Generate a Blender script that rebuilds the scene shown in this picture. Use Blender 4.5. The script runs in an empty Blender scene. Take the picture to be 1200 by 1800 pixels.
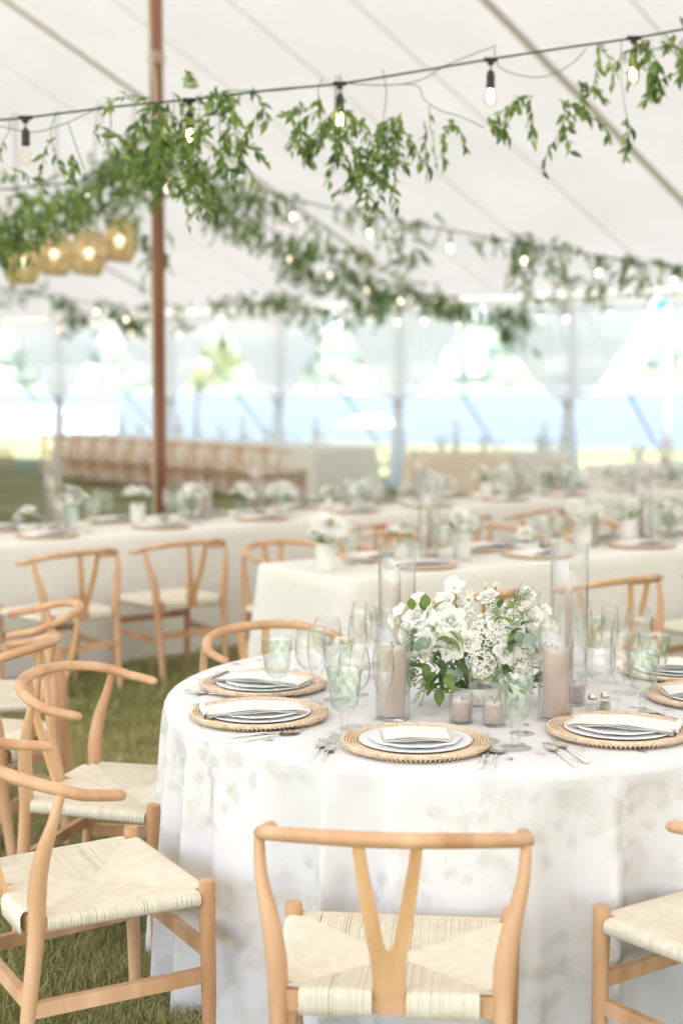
import bpy, math, random
import numpy as np
from mathutils import Vector, Matrix

random.seed(7); rng = np.random.RandomState(7)
sc = bpy.context.scene
col = sc.collection
PI = math.pi
R = math.radians

# ------------------------------------------------------------------ camera
CAM_H = 1.6; FPX = 2600.0; PITCH = math.atan(220/2600)
cd = bpy.data.cameras.new('camera'); cam = bpy.data.objects.new('camera', cd); col.objects.link(cam)
sc.camera = cam
cam.location = (0, 0, CAM_H); cam.rotation_euler = (PI/2 - PITCH, 0, 0)
cd.sensor_fit = 'VERTICAL'; cd.sensor_height = 36; cd.sensor_width = 24; cd.lens = 52
cd.clip_start = .05; cd.clip_end = 6000
cd.dof.use_dof = True; cd.dof.focus_distance = 3.62; cd.dof.aperture_fstop = 2.0

# ------------------------------------------------------------------ light
SUN_EL = 52; SUN_AZ = 205           # azimuth clockwise from +Y
w = bpy.data.worlds.new("World"); sc.world = w; w.use_nodes = True
nt = w.node_tree; nt.nodes.clear()
sky = nt.nodes.new('ShaderNodeTexSky'); sky.sky_type = 'NISHITA'; sky.sun_disc = False
sky.sun_elevation = R(SUN_EL); sky.sun_rotation = R(SUN_AZ); sky.dust_density = 2.0
bg = nt.nodes.new('ShaderNodeBackground'); bg.inputs[1].default_value = .15
wo = nt.nodes.new('ShaderNodeOutputWorld')
nt.links.new(sky.outputs[0], bg.inputs[0]); nt.links.new(bg.outputs[0], wo.inputs[0])
sl = bpy.data.lights.new('sun', 'SUN'); sl.energy = 5.0; sl.angle = R(.6); sl.color = (1, .95, .935)
so = bpy.data.objects.new('sun', sl); col.objects.link(so)
sd = Vector((math.sin(R(SUN_AZ))*math.cos(R(SUN_EL)), math.cos(R(SUN_AZ))*math.cos(R(SUN_EL)), math.sin(R(SUN_EL))))
so.rotation_euler = (-sd).to_track_quat('-Z', 'Y').to_euler(); so.location = (0, -5, 30)
sc.view_settings.view_transform = 'Standard'; sc.view_settings.look = 'None'
sc.view_settings.gamma = 1.0; sc.view_settings.use_curve_mapping = False
sc.view_settings.exposure = 1.97
cy = sc.cycles
cy.max_bounces = 9; cy.diffuse_bounces = 5; cy.glossy_bounces = 3; cy.transmission_bounces = 6
cy.transparent_max_bounces = 40; cy.use_denoising = True; cy.sample_clamp_indirect = 6
cy.caustics_reflective = False; cy.caustics_refractive = False

# ------------------------------------------------------------------ geometry of the view (used to read real positions off the photo)
_cp, _sp = math.cos(PITCH), math.sin(PITCH)
def ray(px, py):
    a = (px-600)/FPX; b = (900-py)/FPX
    return Vector((a, _cp + b*_sp, -_sp + b*_cp))
def onz(px, py, z):
    d = ray(px, py); t = (z-CAM_H)/d.z
    return Vector((d.x*t, d.y*t, z))
def aty(px, py, Y):
    d = ray(px, py); t = Y/d.y
    return Vector((d.x*t, Y, CAM_H + d.z*t))
TH = .752                      # height of the table tops (with cloth)
def ont(px, py): return onz(px, py, TH)

# ------------------------------------------------------------------ materials
def pbsdf(name, color, rough=.6, spec=.5, metal=0.0, **kw):
    m = bpy.data.materials.new(name); m.use_nodes = True
    b = m.node_tree.nodes['Principled BSDF']
    b.inputs['Base Color'].default_value = (*color, 1); b.inputs['Roughness'].default_value = rough
    b.inputs['Specular IOR Level'].default_value = spec; b.inputs['Metallic'].default_value = metal
    for k, v in kw.items(): b.inputs[k].default_value = v
    return m
def N(m, t, **kw):
    n = m.node_tree.nodes.new(t)
    for k, v in kw.items(): setattr(n, k, v)
    return n
def L(m, a, b): m.node_tree.links.new(a, b)
def coords(m, scale=(1,1,1), src='Object'):
    tc = N(m, 'ShaderNodeTexCoord'); mp = N(m, 'ShaderNodeMapping'); mp.inputs['Scale'].default_value = scale
    L(m, tc.outputs[src], mp.inputs[0]); return mp.outputs[0]
def mottle(m, c1, c2, scale=5, vec=(1,1,1), detail=4, bump=0, bscale=None, lo=.35, hi=.65, src='Object'):
    b = m.node_tree.nodes['Principled BSDF']
    v = coords(m, vec, src)
    n = N(m, 'ShaderNodeTexNoise'); n.inputs['Scale'].default_value = scale; n.inputs['Detail'].default_value = detail
    L(m, v, n.inputs['Vector'])
    r = N(m, 'ShaderNodeValToRGB'); r.color_ramp.elements[0].position = lo; r.color_ramp.elements[1].position = hi
    r.color_ramp.elements[0].color = (*c1, 1); r.color_ramp.elements[1].color = (*c2, 1)
    L(m, n.outputs['Fac'], r.inputs[0]); L(m, r.outputs[0], b.inputs['Base Color'])
    if bump:
        n2 = N(m, 'ShaderNodeTexNoise'); n2.inputs['Scale'].default_value = bscale or scale*6; n2.inputs['Detail'].default_value = 3
        L(m, v, n2.inputs['Vector'])
        bp = N(m, 'ShaderNodeBump'); bp.inputs['Strength'].default_value = bump; bp.inputs['Distance'].default_value = .002
        L(m, n2.outputs['Fac'], bp.inputs['Height']); L(m, bp.outputs[0], b.inputs['Normal'])
    return m
def thin_glass(name, tint, edge, extra=.0):
    m = bpy.data.materials.new(name); m.use_nodes = True; nt = m.node_tree; nt.nodes.clear()
    out = nt.nodes.new('ShaderNodeOutputMaterial'); mix = nt.nodes.new('ShaderNodeMixShader')
    tr = nt.nodes.new('ShaderNodeBsdfTransparent'); gl = nt.nodes.new('ShaderNodeBsdfGlossy'); gl.inputs['Roughness'].default_value = .03
    lw = nt.nodes.new('ShaderNodeLayerWeight'); lw.inputs[0].default_value = .5
    pw = nt.nodes.new('ShaderNodeMath'); pw.operation = 'POWER'; pw.inputs[1].default_value = 3.5
    ml = nt.nodes.new('ShaderNodeMath'); ml.operation = 'MULTIPLY_ADD'; ml.inputs[1].default_value = .75; ml.inputs[2].default_value = .05+extra
    mc = nt.nodes.new('ShaderNodeMix'); mc.data_type = 'RGBA'
    mc.inputs[6].default_value = (*tint, 1); mc.inputs[7].default_value = (*edge, 1)
    L(m, lw.outputs['Facing'], pw.inputs[0]); L(m, pw.outputs[0], ml.inputs[0]); L(m, ml.outputs[0], mix.inputs[0])
    L(m, pw.outputs[0], mc.inputs[0]); L(m, mc.outputs[2], tr.inputs[0])
    L(m, tr.outputs[0], mix.inputs[1]); L(m, gl.outputs[0], mix.inputs[2]); L(m, mix.outputs[0], out.inputs[0])
    return m
def sheer(name, color, trans, transl):
    m = bpy.data.materials.new(name); m.use_nodes = True; nt = m.node_tree; nt.nodes.clear()
    out = nt.nodes.new('ShaderNodeOutputMaterial')
    df = nt.nodes.new('ShaderNodeBsdfDiffuse'); tl = nt.nodes.new('ShaderNodeBsdfTranslucent'); tp = nt.nodes.new('ShaderNodeBsdfTransparent')
    for n in (df, tl): n.inputs[0].default_value = (*color, 1)
    a = nt.nodes.new('ShaderNodeMixShader'); a.inputs[0].default_value = transl
    L(m, df.outputs[0], a.inputs[1]); L(m, tl.outputs[0], a.inputs[2])
    if trans > 0:
        b = nt.nodes.new('ShaderNodeMixShader'); b.inputs[0].default_value = trans
        L(m, a.outputs[0], b.inputs[1]); L(m, tp.outputs[0], b.inputs[2]); L(m, b.outputs[0], out.inputs[0])
    else: L(m, a.outputs[0], out.inputs[0])
    return m
def leafmat(name, c, transl=.35, gloss=True):
    m = bpy.data.materials.new(name); m.use_nodes = True; nt = m.node_tree; nt.nodes.clear()
    out = nt.nodes.new('ShaderNodeOutputMaterial')
    pb = nt.nodes.new('ShaderNodeBsdfPrincipled'); tl = nt.nodes.new('ShaderNodeBsdfTranslucent')
    oi = nt.nodes.new('ShaderNodeTexCoord'); nz = nt.nodes.new('ShaderNodeTexNoise'); nz.inputs['Scale'].default_value = 3.0
    hs = nt.nodes.new('ShaderNodeHueSaturation'); hs.inputs['Color'].default_value = (*c, 1)
    mr = nt.nodes.new('ShaderNodeMapRange'); mr.inputs[3].default_value = .6; mr.inputs[4].default_value = 1.5
    ob = nt.nodes.new('ShaderNodeObjectInfo')
    ad = nt.nodes.new('ShaderNodeMath'); ad.operation = 'ADD'; ad.inputs[1].default_value = 0
    L(m, oi.outputs['Object'], nz.inputs['Vector']); L(m, nz.outputs['Fac'], mr.inputs[0]); L(m, mr.outputs[0], hs.inputs['Value'])
    L(m, hs.outputs[0], pb.inputs['Base Color']); L(m, hs.outputs[0], tl.inputs[0])
    pb.inputs['Roughness'].default_value = .45 if gloss else .8; pb.inputs['Specular IOR Level'].default_value = .4 if gloss else .1
    mx = nt.nodes.new('ShaderNodeMixShader'); mx.inputs[0].default_value = transl
    L(m, pb.outputs[0], mx.inputs[1]); L(m, tl.outputs[0], mx.inputs[2]); L(m, mx.outputs[0], out.inputs[0])
    return m
def emit(name, c, s):
    m = bpy.data.materials.new(name); m.use_nodes = True; nt = m.node_tree; nt.nodes.clear()
    e = nt.nodes.new('ShaderNodeEmission'); e.inputs[0].default_value = (*c, 1); e.inputs[1].default_value = s
    out = nt.nodes.new('ShaderNodeOutputMaterial'); L(m, e.outputs[0], out.inputs[0]); return m

M = {}
M['beech'] = mottle(pbsdf('beech', (.56,.33,.18), .42, .4), (.49,.255,.13), (.77,.50,.31), 11, (1,1,.16), 7, .2, 60, .3, .7)
M['beech_split'] = mottle(pbsdf('beech_splat', (.56,.33,.18), .4, .4), (.54,.29,.13), (.73,.45,.24), 16, (1,1,.08), 5, .1, 60)
M['cord'] = mottle(pbsdf('paper_cord', (.78,.73,.62), .85, .1), (.74,.68,.565), (.80,.755,.65), 30, (1,1,1), 3)
M['cord_base'] = pbsdf('cord_underside', (.68,.60,.46), .9, .1)
M['white_cloth'] = mottle(pbsdf('white_cloth', (.82,.81,.82), .85, .15, **{'Sheen Weight': .1}), (.745,.735,.76), (.78,.77,.795), 9, (1,1,1), 3, .25, 420)
M['embroidery'] = pbsdf('embroidery', (.735,.715,.685), .8, .2)
M['embroidery_pale'] = pbsdf('embroidery_pale', (.745,.73,.71), .8, .2)
M['linen'] = mottle(pbsdf('linen', (.78,.75,.70), .9, .1), (.79,.765,.72), (.87,.85,.81), 26, (1,1,1), 6, .5, 260, .3, .7)
M['linen_pale'] = mottle(pbsdf('linen_pale', (.76,.74,.67), .9, .1), (.80,.775,.73), (.85,.83,.79), 30, (1,1,1), 6, .5, 260, .3, .7)
M['linen_sand'] = mottle(pbsdf('linen_sand', (.74,.62,.50), .9, .1), (.72,.59,.47), (.78,.67,.55), 12)
M['linen_grey'] = mottle(pbsdf('linen_grey', (.68,.67,.61), .9, .1), (.72,.70,.64), (.79,.77,.71), 12)
M['napkin'] = mottle(pbsdf('napkin', (.80,.79,.77), .85, .1), (.84,.825,.815), (.88,.87,.86), 20, (1,1,1), 3, .2, 500)
M['hem'] = pbsdf('napkin_hem', (.62,.57,.50), .8, .1)
M['plate_blue'] = pbsdf('plate_blue', (.83,.85,.88), .35, .4)
M['plate_white'] = pbsdf('plate_white', (.87,.865,.86), .3, .4)
M['rattan'] = mottle(pbsdf('rattan', (.76,.58,.42), .55, .3), (.74,.54,.38), (.88,.73,.58), 60, (1,1,1), 3, .3, 200)
M['silver'] = pbsdf('silver', (.75,.72,.68), .22, .5, 1.0)
M['pearl'] = pbsdf('pearl_handle', (.82,.80,.77), .2, .5, **{'Coat Weight': .5})
M['glass'] = thin_glass('clear_glass', (.995,.996,.995), (.955,.96,.96), .012)
M['green_glass'] = thin_glass('green_glass', (.955,.98,.96), (.87,.935,.885), .045)
M['tall_glass'] = thin_glass('hurricane_glass', (.992,.993,.99), (.94,.945,.94), .035)
M['candle'] = mottle(pbsdf('candle_wax', (.70,.56,.51), .5, .3, **{'Subsurface Weight': .15, 'Subsurface Radius': (.01,.005,.004)}), (.67,.53,.48), (.74,.61,.56), 12)
M['wick'] = pbsdf('wick', (.10,.08,.06), .9)
M['ceramic'] = pbsdf('ceramic', (.78,.77,.74), .3, .5)
def petal(name, c, tr=.3): return sheer(name, c, 0, tr)
M['petal'] = petal('petal', (.94,.935,.90), .2); M['petal_cream'] = petal('petal_cream', (.89,.88,.76), .2)
M['petal_heart'] = petal('petal_heart', (.80,.76,.45))
M['bud'] = leafmat('bud_green', (.42,.52,.22), .3)
M['stem'] = leafmat('stem_green', (.17,.27,.08), .1)
M['leaf_a'] = leafmat('leaf_mid', (.21,.31,.085)); M['leaf_b'] = leafmat('leaf_dark', (.095,.18,.065)); M['leaf_c'] = leafmat('leaf_light', (.34,.46,.16), .45)
M['leaf_fern'] = leafmat('leaf_fern', (.24,.36,.12), .4); M['leaf_euc'] = leafmat('leaf_eucalyptus', (.27,.36,.29), .15)
M['wire'] = pbsdf('green_wire', (.035,.06,.05), .6); M['socket'] = pbsdf('lamp_socket', (.03,.03,.028), .5)
M['filament'] = emit('filament', (1, .72, .42), 9); M['bulb_glass'] = thin_glass('bulb_glass', (1,.97,.92), (.85,.78,.66), .02)
M['lit_bulb'] = emit('lit_bulb', (1, .83, .62), 1.3); M['lit_orange'] = emit('lit_bulb_warm', (1, .66, .44), .9)
M['lit_pendant'] = emit('lit_pendant_bulb', (1, .84, .62), 3.0)
M['pole_wood'] = mottle(pbsdf('pole_wood', (.25,.10,.06), .45, .4), (.20,.075,.045), (.32,.14,.085), 5, (1,1,.15), 5)
M['post_wood'] = mottle(pbsdf('post_wood', (.55,.44,.35), .6, .3), (.50,.38,.29), (.60,.50,.41), 5, (1,1,.2))
M['rope'] = mottle(pbsdf('rope_cream', (.66,.56,.44), .9, .1), (.58,.48,.37), (.74,.64,.52), 60)
M['canopy'] = sheer('canopy_cloth', (.715,.697,.655), 0, .20)
_m = M['canopy']; _v = coords(_m, (1,1,1)); _n = N(_m, 'ShaderNodeTexNoise'); _n.inputs['Scale'].default_value = .8; _n.inputs['Detail'].default_value = 8
_r = N(_m, 'ShaderNodeValToRGB'); _r.color_ramp.elements[0].position = .3; _r.color_ramp.elements[1].position = .7
_r.color_ramp.elements[0].color = (.685,.648,.60,1); _r.color_ramp.elements[1].color = (.75,.715,.67,1)
L(_m, _v, _n.inputs['Vector']); L(_m, _n.outputs['Fac'], _r.inputs[0])
for _x in _m.node_tree.nodes:
    if _x.type in ('BSDF_DIFFUSE', 'BSDF_TRANSLUCENT'): L(_m, _r.outputs[0], _x.inputs[0])
M['seam'] = sheer('canopy_webbing', (.72,.69,.62), 0, .19)
M['curtain'] = sheer('sheer_curtain', (.93,.91,.91), .11, .5)
M['curtain_thick'] = sheer('sheer_curtain_gathered', (.88,.88,.87), .06, .5)
M['guy'] = pbsdf('guy_strap', (.06,.15,.19), .6)
M['pendant'] = mottle(pbsdf('woven_rattan', (.58,.46,.25), .7, .2), (.47,.39,.23), (.60,.51,.33), 40)
M['umbrella'] = pbsdf('umbrella_cloth', (.8,.8,.8), .8); M['fence'] = pbsdf('fence_white', (.78,.78,.78), .6)
M['boat'] = pbsdf('boat_white', (.80,.80,.80), .4); M['boat_glass'] = pbsdf('boat_window', (.05,.08,.11), .15); M['sail'] = pbsdf('sail_cloth', (.82,.82,.82), .7)
M['house'] = pbsdf('house_wall', (.74,.73,.70), .8); M['house_tan'] = pbsdf('house_wall_tan', (.60,.50,.40), .8); M['roof'] = pbsdf('house_roof', (.36,.33,.32), .8)
M['window'] = pbsdf('house_window', (.07,.09,.12), .15)
M['flag'] = pbsdf('flag_blue', (.07,.20,.42), .8)
M['bark'] = mottle(pbsdf('bark', (.12,.09,.07), .9), (.09,.065,.05), (.17,.13,.1), 8)
M['blossom'] = leafmat('tree_leaf_pinkish', (.34,.26,.14), .4, False)
M['far_tree'] = mottle(pbsdf('far_tree', (.08,.14,.07), .9, .1), (.06,.11,.06), (.13,.19,.09), .08)
M['far_pine'] = pbsdf('far_pine', (.03,.07,.06), .9, .1)
# lawn
m = M['lawn'] = pbsdf('lawn', (.10,.12,.03), .95, .05)
b = m.node_tree.nodes['Principled BSDF']; v = coords(m)
n1 = N(m, 'ShaderNodeTexNoise'); n1.inputs['Scale'].default_value = .9; n1.inputs['Detail'].default_value = 6
n2 = N(m, 'ShaderNodeTexNoise'); n2.inputs['Scale'].default_value = 35; n2.inputs['Detail'].default_value = 5
L(m, v, n1.inputs['Vector']); L(m, v, n2.inputs['Vector'])
mx = N(m, 'ShaderNodeMath', operation='ADD'); L(m, n1.outputs['Fac'], mx.inputs[0]); L(m, n2.outputs['Fac'], mx.inputs[1])
r = N(m, 'ShaderNodeValToRGB'); cr = r.color_ramp
cr.elements[0].position = .38; cr.elements[0].color = (.12,.13,.055,1); cr.elements[1].position = .62; cr.elements[1].color = (.33,.33,.19,1)
e = cr.elements.new(.5); e.color = (.20,.215,.105,1)
hf = N(m, 'ShaderNodeMath', operation='MULTIPLY'); hf.inputs[1].default_value = .5
L(m, mx.outputs[0], hf.inputs[0]); L(m, hf.outputs[0], r.inputs[0]); L(m, r.outputs[0], b.inputs['Base Color'])
bp = N(m, 'ShaderNodeBump'); bp.inputs['Strength'].default_value = .8; bp.inputs['Distance'].default_value = .02
L(m, n2.outputs['Fac'], bp.inputs['Height']); L(m, bp.outputs[0], b.inputs['Normal'])
# grass blades: colour varies blade by blade
m = M['grass'] = pbsdf('grass_blade', (.12,.15,.03), .6, .25)
b = m.node_tree.nodes['Principled BSDF']
at_ = N(m, 'ShaderNodeAttribute'); at_.attribute_name = 'tint'
r = N(m, 'ShaderNodeValToRGB'); cr = r.color_ramp
cr.elements[0].position = 0; cr.elements[0].color = (.21,.215,.075,1); cr.elements[1].position = 1; cr.elements[1].color = (.72,.62,.42,1)
for p_, c_ in ((.45,(.42,.39,.15,1)), (.75,(.62,.56,.31,1))):
    e = cr.elements.new(p_); e.color = c_
L(m, at_.outputs['Fac'], r.inputs[0]); L(m, r.outputs[0], b.inputs['Base Color'])
m = M['water'] = pbsdf('lake_water', (.10,.12,.14), .35, .10, IOR=1.2)
b = m.node_tree.nodes['Principled BSDF']; v = coords(m, (1,.35,1))
nz = N(m, 'ShaderNodeTexNoise'); nz.inputs['Scale'].default_value = .5; nz.inputs['Detail'].default_value = 5
L(m, v, nz.inputs['Vector']); bp = N(m, 'ShaderNodeBump'); bp.inputs['Strength'].default_value = .6; bp.inputs['Distance'].default_value = .25
L(m, nz.outputs['Fac'], bp.inputs['Height']); L(m, bp.outputs[0], b.inputs['Normal'])
M['hill'] = mottle(pbsdf('hill_woods', (.1,.15,.08), .95, .05), (.07,.11,.055), (.20,.25,.13), .02, (1,1,1), 6, 0, None, .4, .6)

# ------------------------------------------------------------------ mesh building
class MB:
    def __init__(s): s.v = []; s.f = []; s.m = []; s.mi = 0
    def add(s, vs, fs):
        o = len(s.v); s.v += [tuple(p) for p in vs]
        for f in fs: s.f.append(tuple(i+o for i in f)); s.m.append(s.mi)
    def box(s, c, size, rz=0, taper=1.0):
        x, y, z = [d/2 for d in size]; cs, sn = math.cos(rz), math.sin(rz); vs = []
        for dz, t in ((-z, 1.0), (z, taper)):
            for dx, dy in ((-x,-y),(x,-y),(x,y),(-x,y)):
                dx *= t; dy *= t
                vs.append((c[0]+dx*cs-dy*sn, c[1]+dx*sn+dy*cs, c[2]+dz))
        s.add(vs, [(3,2,1,0),(4,5,6,7),(0,1,5,4),(1,2,6,5),(2,3,7,6),(3,0,4,7)])
    def bar(s, a, b, wd, ht, up=(0,0,1)):
        a, b = Vector(a), Vector(b); d = (b-a).normalized(); sx = d.cross(Vector(up)).normalized(); sz = sx.cross(d)
        vs = []
        for p in (a, b):
            for i, j in ((-1,-1),(1,-1),(1,1),(-1,1)): vs.append(p + sx*(i*wd/2) + sz*(j*ht/2))
        s.add(vs, [(3,2,1,0),(4,5,6,7),(0,1,5,4),(1,2,6,5),(2,3,7,6),(3,0,4,7)])
    def tube(s, pts, rad, n=8, flat=1.0, caps=True, round_end=False):
        pts = [Vector(p) for p in pts]
        if not hasattr(rad, '__len__'): rad = [rad]*len(pts)
        rad = list(rad)
        if round_end:
            d0 = (pts[0]-pts[1]).normalized(); d1 = (pts[-1]-pts[-2]).normalized(); r0, r1 = rad[0], rad[-1]
            pts = [pts[0]+d0*r0*.95, pts[0]+d0*r0*.7] + pts + [pts[-1]+d1*r1*.7, pts[-1]+d1*r1*.95]
            rad = [r0*.3, r0*.72] + rad + [r1*.72, r1*.3]
        vs = []; k = len(pts); prev = None
        for i, p in enumerate(pts):
            d = (pts[min(i+1,k-1)] - pts[max(i-1,0)]).normalized()
            if prev is None:
                ref = Vector((0,0,1)) if abs(d.z) < .9 else Vector((0,1,0))
            else: ref = prev
            sx = d.cross(ref).normalized(); sy = sx.cross(d).normalized(); prev = sy
            for j in range(n):
                a = 2*PI*j/n; vs.append(p + sx*(math.cos(a)*rad[i]) + sy*(math.sin(a)*rad[i]*flat))
        fs = [(i*n+j, i*n+(j+1)%n, (i+1)*n+(j+1)%n, (i+1)*n+j) for i in range(k-1) for j in range(n)]
        if caps: fs += [tuple(range(n-1,-1,-1)), tuple((k-1)*n+j for j in range(n))]
        s.add(vs, fs)
    def lathe(s, prof, n=24, c=(0,0,0), fn=None, close=False):
        vs = []; k = len(prof)
        for r_, z in prof:
            for j in range(n):
                a = 2*PI*j/n; rr = r_ + (fn(a, z, r_) if fn else 0)
                vs.append((c[0]+math.cos(a)*rr, c[1]+math.sin(a)*rr, c[2]+z))
        fs = [(i*n+j, i*n+(j+1)%n, (i+1)*n+(j+1)%n, (i+1)*n+j) for i in range(k-1) for j in range(n)]
        if close: fs += [tuple(range(n-1,-1,-1)), tuple((k-1)*n+j for j in range(n))]
        s.add(vs, fs)
    def grid(s, fn, nu, nv, closed=False):
        vs = [fn(i/(nu if closed else nu-1), j/(nv-1)) for j in range(nv) for i in range(nu)]
        fs = []
        for j in range(nv-1):
            for i in range(nu if closed else nu-1):
                fs.append((j*nu+i, j*nu+(i+1)%nu, (j+1)*nu+(i+1)%nu, (j+1)*nu+i))
        s.add(vs, fs)
    def mesh(s, name, mats, smooth=True):
        me = bpy.data.meshes.new(name); me.from_pydata(s.v, [], s.f)
        for m_ in (mats if isinstance(mats, (list, tuple)) else [mats]): me.materials.append(m_)
        me.polygons.foreach_set('material_index', s.m)
        me.polygons.foreach_set('use_smooth', [smooth]*len(s.f)); me.update(); return me

def link(name, data, parent=None, loc=(0,0,0), rot=(0,0,0), scale=None):
    o = bpy.data.objects.new(name, data); col.objects.link(o)
    if parent is not None: o.parent = parent
    o.location = loc; o.rotation_euler = rot
    if scale is not None: o.scale = scale if hasattr(scale, '__len__') else (scale,)*3
    return o
def tag(o, label=None, cat=None, group=None, kind=None):
    if label: o['label'] = label
    if cat: o['category'] = cat
    if group: o['group'] = group
    if kind: o['kind'] = kind
    return o
def thing(name, label, cat, loc=(0,0,0), rz=0, group=None):
    return tag(link(name, None, None, loc, (0,0,rz)), label, cat, group)
def ordn(n):
    if n < 20: return ORD[n]
    return ['twenty', 'thirty', 'forty'][(n+1)//10-2] + ('-' + ORD[(n+1)%10-1] if (n+1) % 10 else 'th')
def structure(name, me): return tag(link(name, me), kind='structure')
ORD = ['first','second','third','fourth','fifth','sixth','seventh','eighth','ninth','tenth','eleventh','twelfth','thirteenth','fourteenth','fifteenth','sixteenth','seventeenth','eighteenth','nineteenth','twentieth']

def sharp(me, ang=R(35)):
    try: me.set_sharp_from_angle(angle=ang)
    except Exception: pass
    return me

# ------------------------------------------------------------------ ground, lake, far shore
mb = MB()
mb.add([(-400,-200,0),(400,-200,0),(400,30,0),(60,31,0),(5.5,39,0),(-8,48,0),(-60,60,0),(-400,70,0)], [tuple(range(8))])
structure('lawn', mb.mesh('lawn', M['lawn'], False))
mb = MB(); mb.add([(400,30,-1.4),(60,31,-1.4),(5.5,39,-1.4),(-8,48,-1.4),(-60,60,-1.4),(-400,70,-1.4),(400,30,0),(60,31,0),(5.5,39,0),(-8,48,0),(-60,60,0),(-400,70,0)],
    [(i,i+1,i+7,i+6) for i in range(5)])
structure('shore_bank', mb.mesh('shore_bank', M['fence'], False))
mb = MB(); mb.add([(-2500,20,-1),(2500,20,-1),(2500,2200,-1),(-2500,2200,-1)], [(0,1,2,3)])
structure('lake', mb.mesh('lake', M['water'], False))
mb = MB()
def hill(u, v_):
    x = -1500 + 3000*u; y = 820 + 700*v_
    h = -1.5 + 66*(v_**.55)*(.75 + .25*math.sin(x*.006+1) + .12*math.sin(x*.017)) + 3*math.sin(x*.05)*v_
    return (x, y + 14*math.sin(x*.02), h)
mb.grid(hill, 90, 20); structure('hillside', mb.mesh('hillside', M['hill']))

# grass blades near the camera
def grass_blades():
    P = []
    def scatter(n, x0, x1, y0, y1, hmin, hmax, wd):
        pts = rng.rand(n, 2)*[x1-x0, y1-y0] + [x0, y0]
        # keep what the frame can see, with a margin
        k = np.abs(pts[:,0]) < pts[:,1]*.27 + .45
        pts = pts[k]; h = rng.uniform(hmin, hmax, len(pts))
        cl = .5 + .5*np.sin(pts[:,0]*7 + 2*np.sin(pts[:,1]*5))*np.sin(pts[:,1]*8+1.5*np.sin(pts[:,0]*4))
        h *= .65 + .6*cl
        P.append((pts, h, np.full(len(pts), wd)))
    scatter(125000, -1.6, 1.3, 2.9, 4.6, .025, .062, .0022)
    scatter(110000, -2.4, .3, 4.6, 7.4, .025, .06, .0034)
    scatter(60000, -3, .6, 7.4, 11, .025, .06, .005)
    pts = np.vstack([p[0] for p in P]); h = np.concatenate([p[1] for p in P]); wd = np.concatenate([p[2] for p in P])
    n = len(pts); a = rng.rand(n)*2*PI; lean = rng.uniform(.1, 1.1, n)*h; la = rng.rand(n)*2*PI
    dx, dy = np.cos(a)*wd/2, np.sin(a)*wd/2; lx, ly = np.cos(la)*lean, np.sin(la)*lean
    V = np.zeros((n,5,3))
    V[:,0] = np.c_[pts[:,0]-dx, pts[:,1]-dy, np.zeros(n)]; V[:,1] = np.c_[pts[:,0]+dx, pts[:,1]+dy, np.zeros(n)]
    V[:,2] = np.c_[pts[:,0]+lx*.35-dx*.8, pts[:,1]+ly*.35-dy*.8, h*.6]; V[:,3] = np.c_[pts[:,0]+lx*.35+dx*.8, pts[:,1]+ly*.35+dy*.8, h*.6]
    V[:,4] = np.c_[pts[:,0]+lx, pts[:,1]+ly, h*.95]
    b0 = (np.arange(n)*5)[:,None]
    tri = np.stack([b0+[0,1,3], b0+[0,3,2], b0+[2,3,4]], 1).reshape(-1)
    me = bpy.data.meshes.new('grass')
    me.vertices.add(n*5); me.vertices.foreach_set('co', V.reshape(-1))
    me.loops.add(n*9); me.loops.foreach_set('vertex_index', tri.astype(np.int32))
    me.polygons.add(n*3); me.polygons.foreach_set('loop_start', (np.arange(n*3)*3).astype(np.int32))
    me.update(calc_edges=True); me.validate()
    t = np.clip(rng.normal(.42, .22, n) + .18*np.sin(pts[:,0]*2.3+1)*np.sin(pts[:,1]*1.9), 0, 1)
    at = me.attributes.new('tint', 'FLOAT', 'POINT'); at.data.foreach_set('value', np.repeat(t, 5).astype(np.float32))
    me.materials.append(M['grass'])
    return me
tag(link('grass', grass_blades()), 'green and straw coloured lawn grass under the tent', 'grass', kind='stuff')

# ------------------------------------------------------------------ the tent
UA = math.atan2(-.660, .751)
U = Vector((.751,-.660,0)); V_ = Vector((.660,.751,0))
WV = 18.17; RV = 7.75; EV = -2.7          # wall, ridge and near eave, measured across the tent
EZ = 2.93; RZ = EZ + .39*(WV-RV)
def tent(u, v, dz=0):
    z = EZ + (RZ-EZ)*(1 - abs(v-RV)/(WV-RV)) + dz
    p = U*u + V_*v; return Vector((p.x, p.y, z))
U0, U1 = -31.0, 9.5
tentT = thing('tent', 'large white sailcloth wedding tent with a sloping ceiling', 'tent', (0,0,0))
mb = MB()
PAN = 1.375; RIB0 = -8.65
def canopy(u, v):
    uu = U0 + (U1-U0)*u; vv = EV + (WV-EV)*v
    ph = ((uu-RIB0)/PAN) % 1.0
    sag = -.028*math.sin(PI*ph)*math.sin(PI*min(1, abs(vv-RV)/(WV-RV)))
    p = tent(uu, vv, -sag*0.9); return p
mb.grid(canopy, 29*10+1, 41)
link('canopy', mb.mesh('canopy', M['canopy']), tentT)
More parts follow.
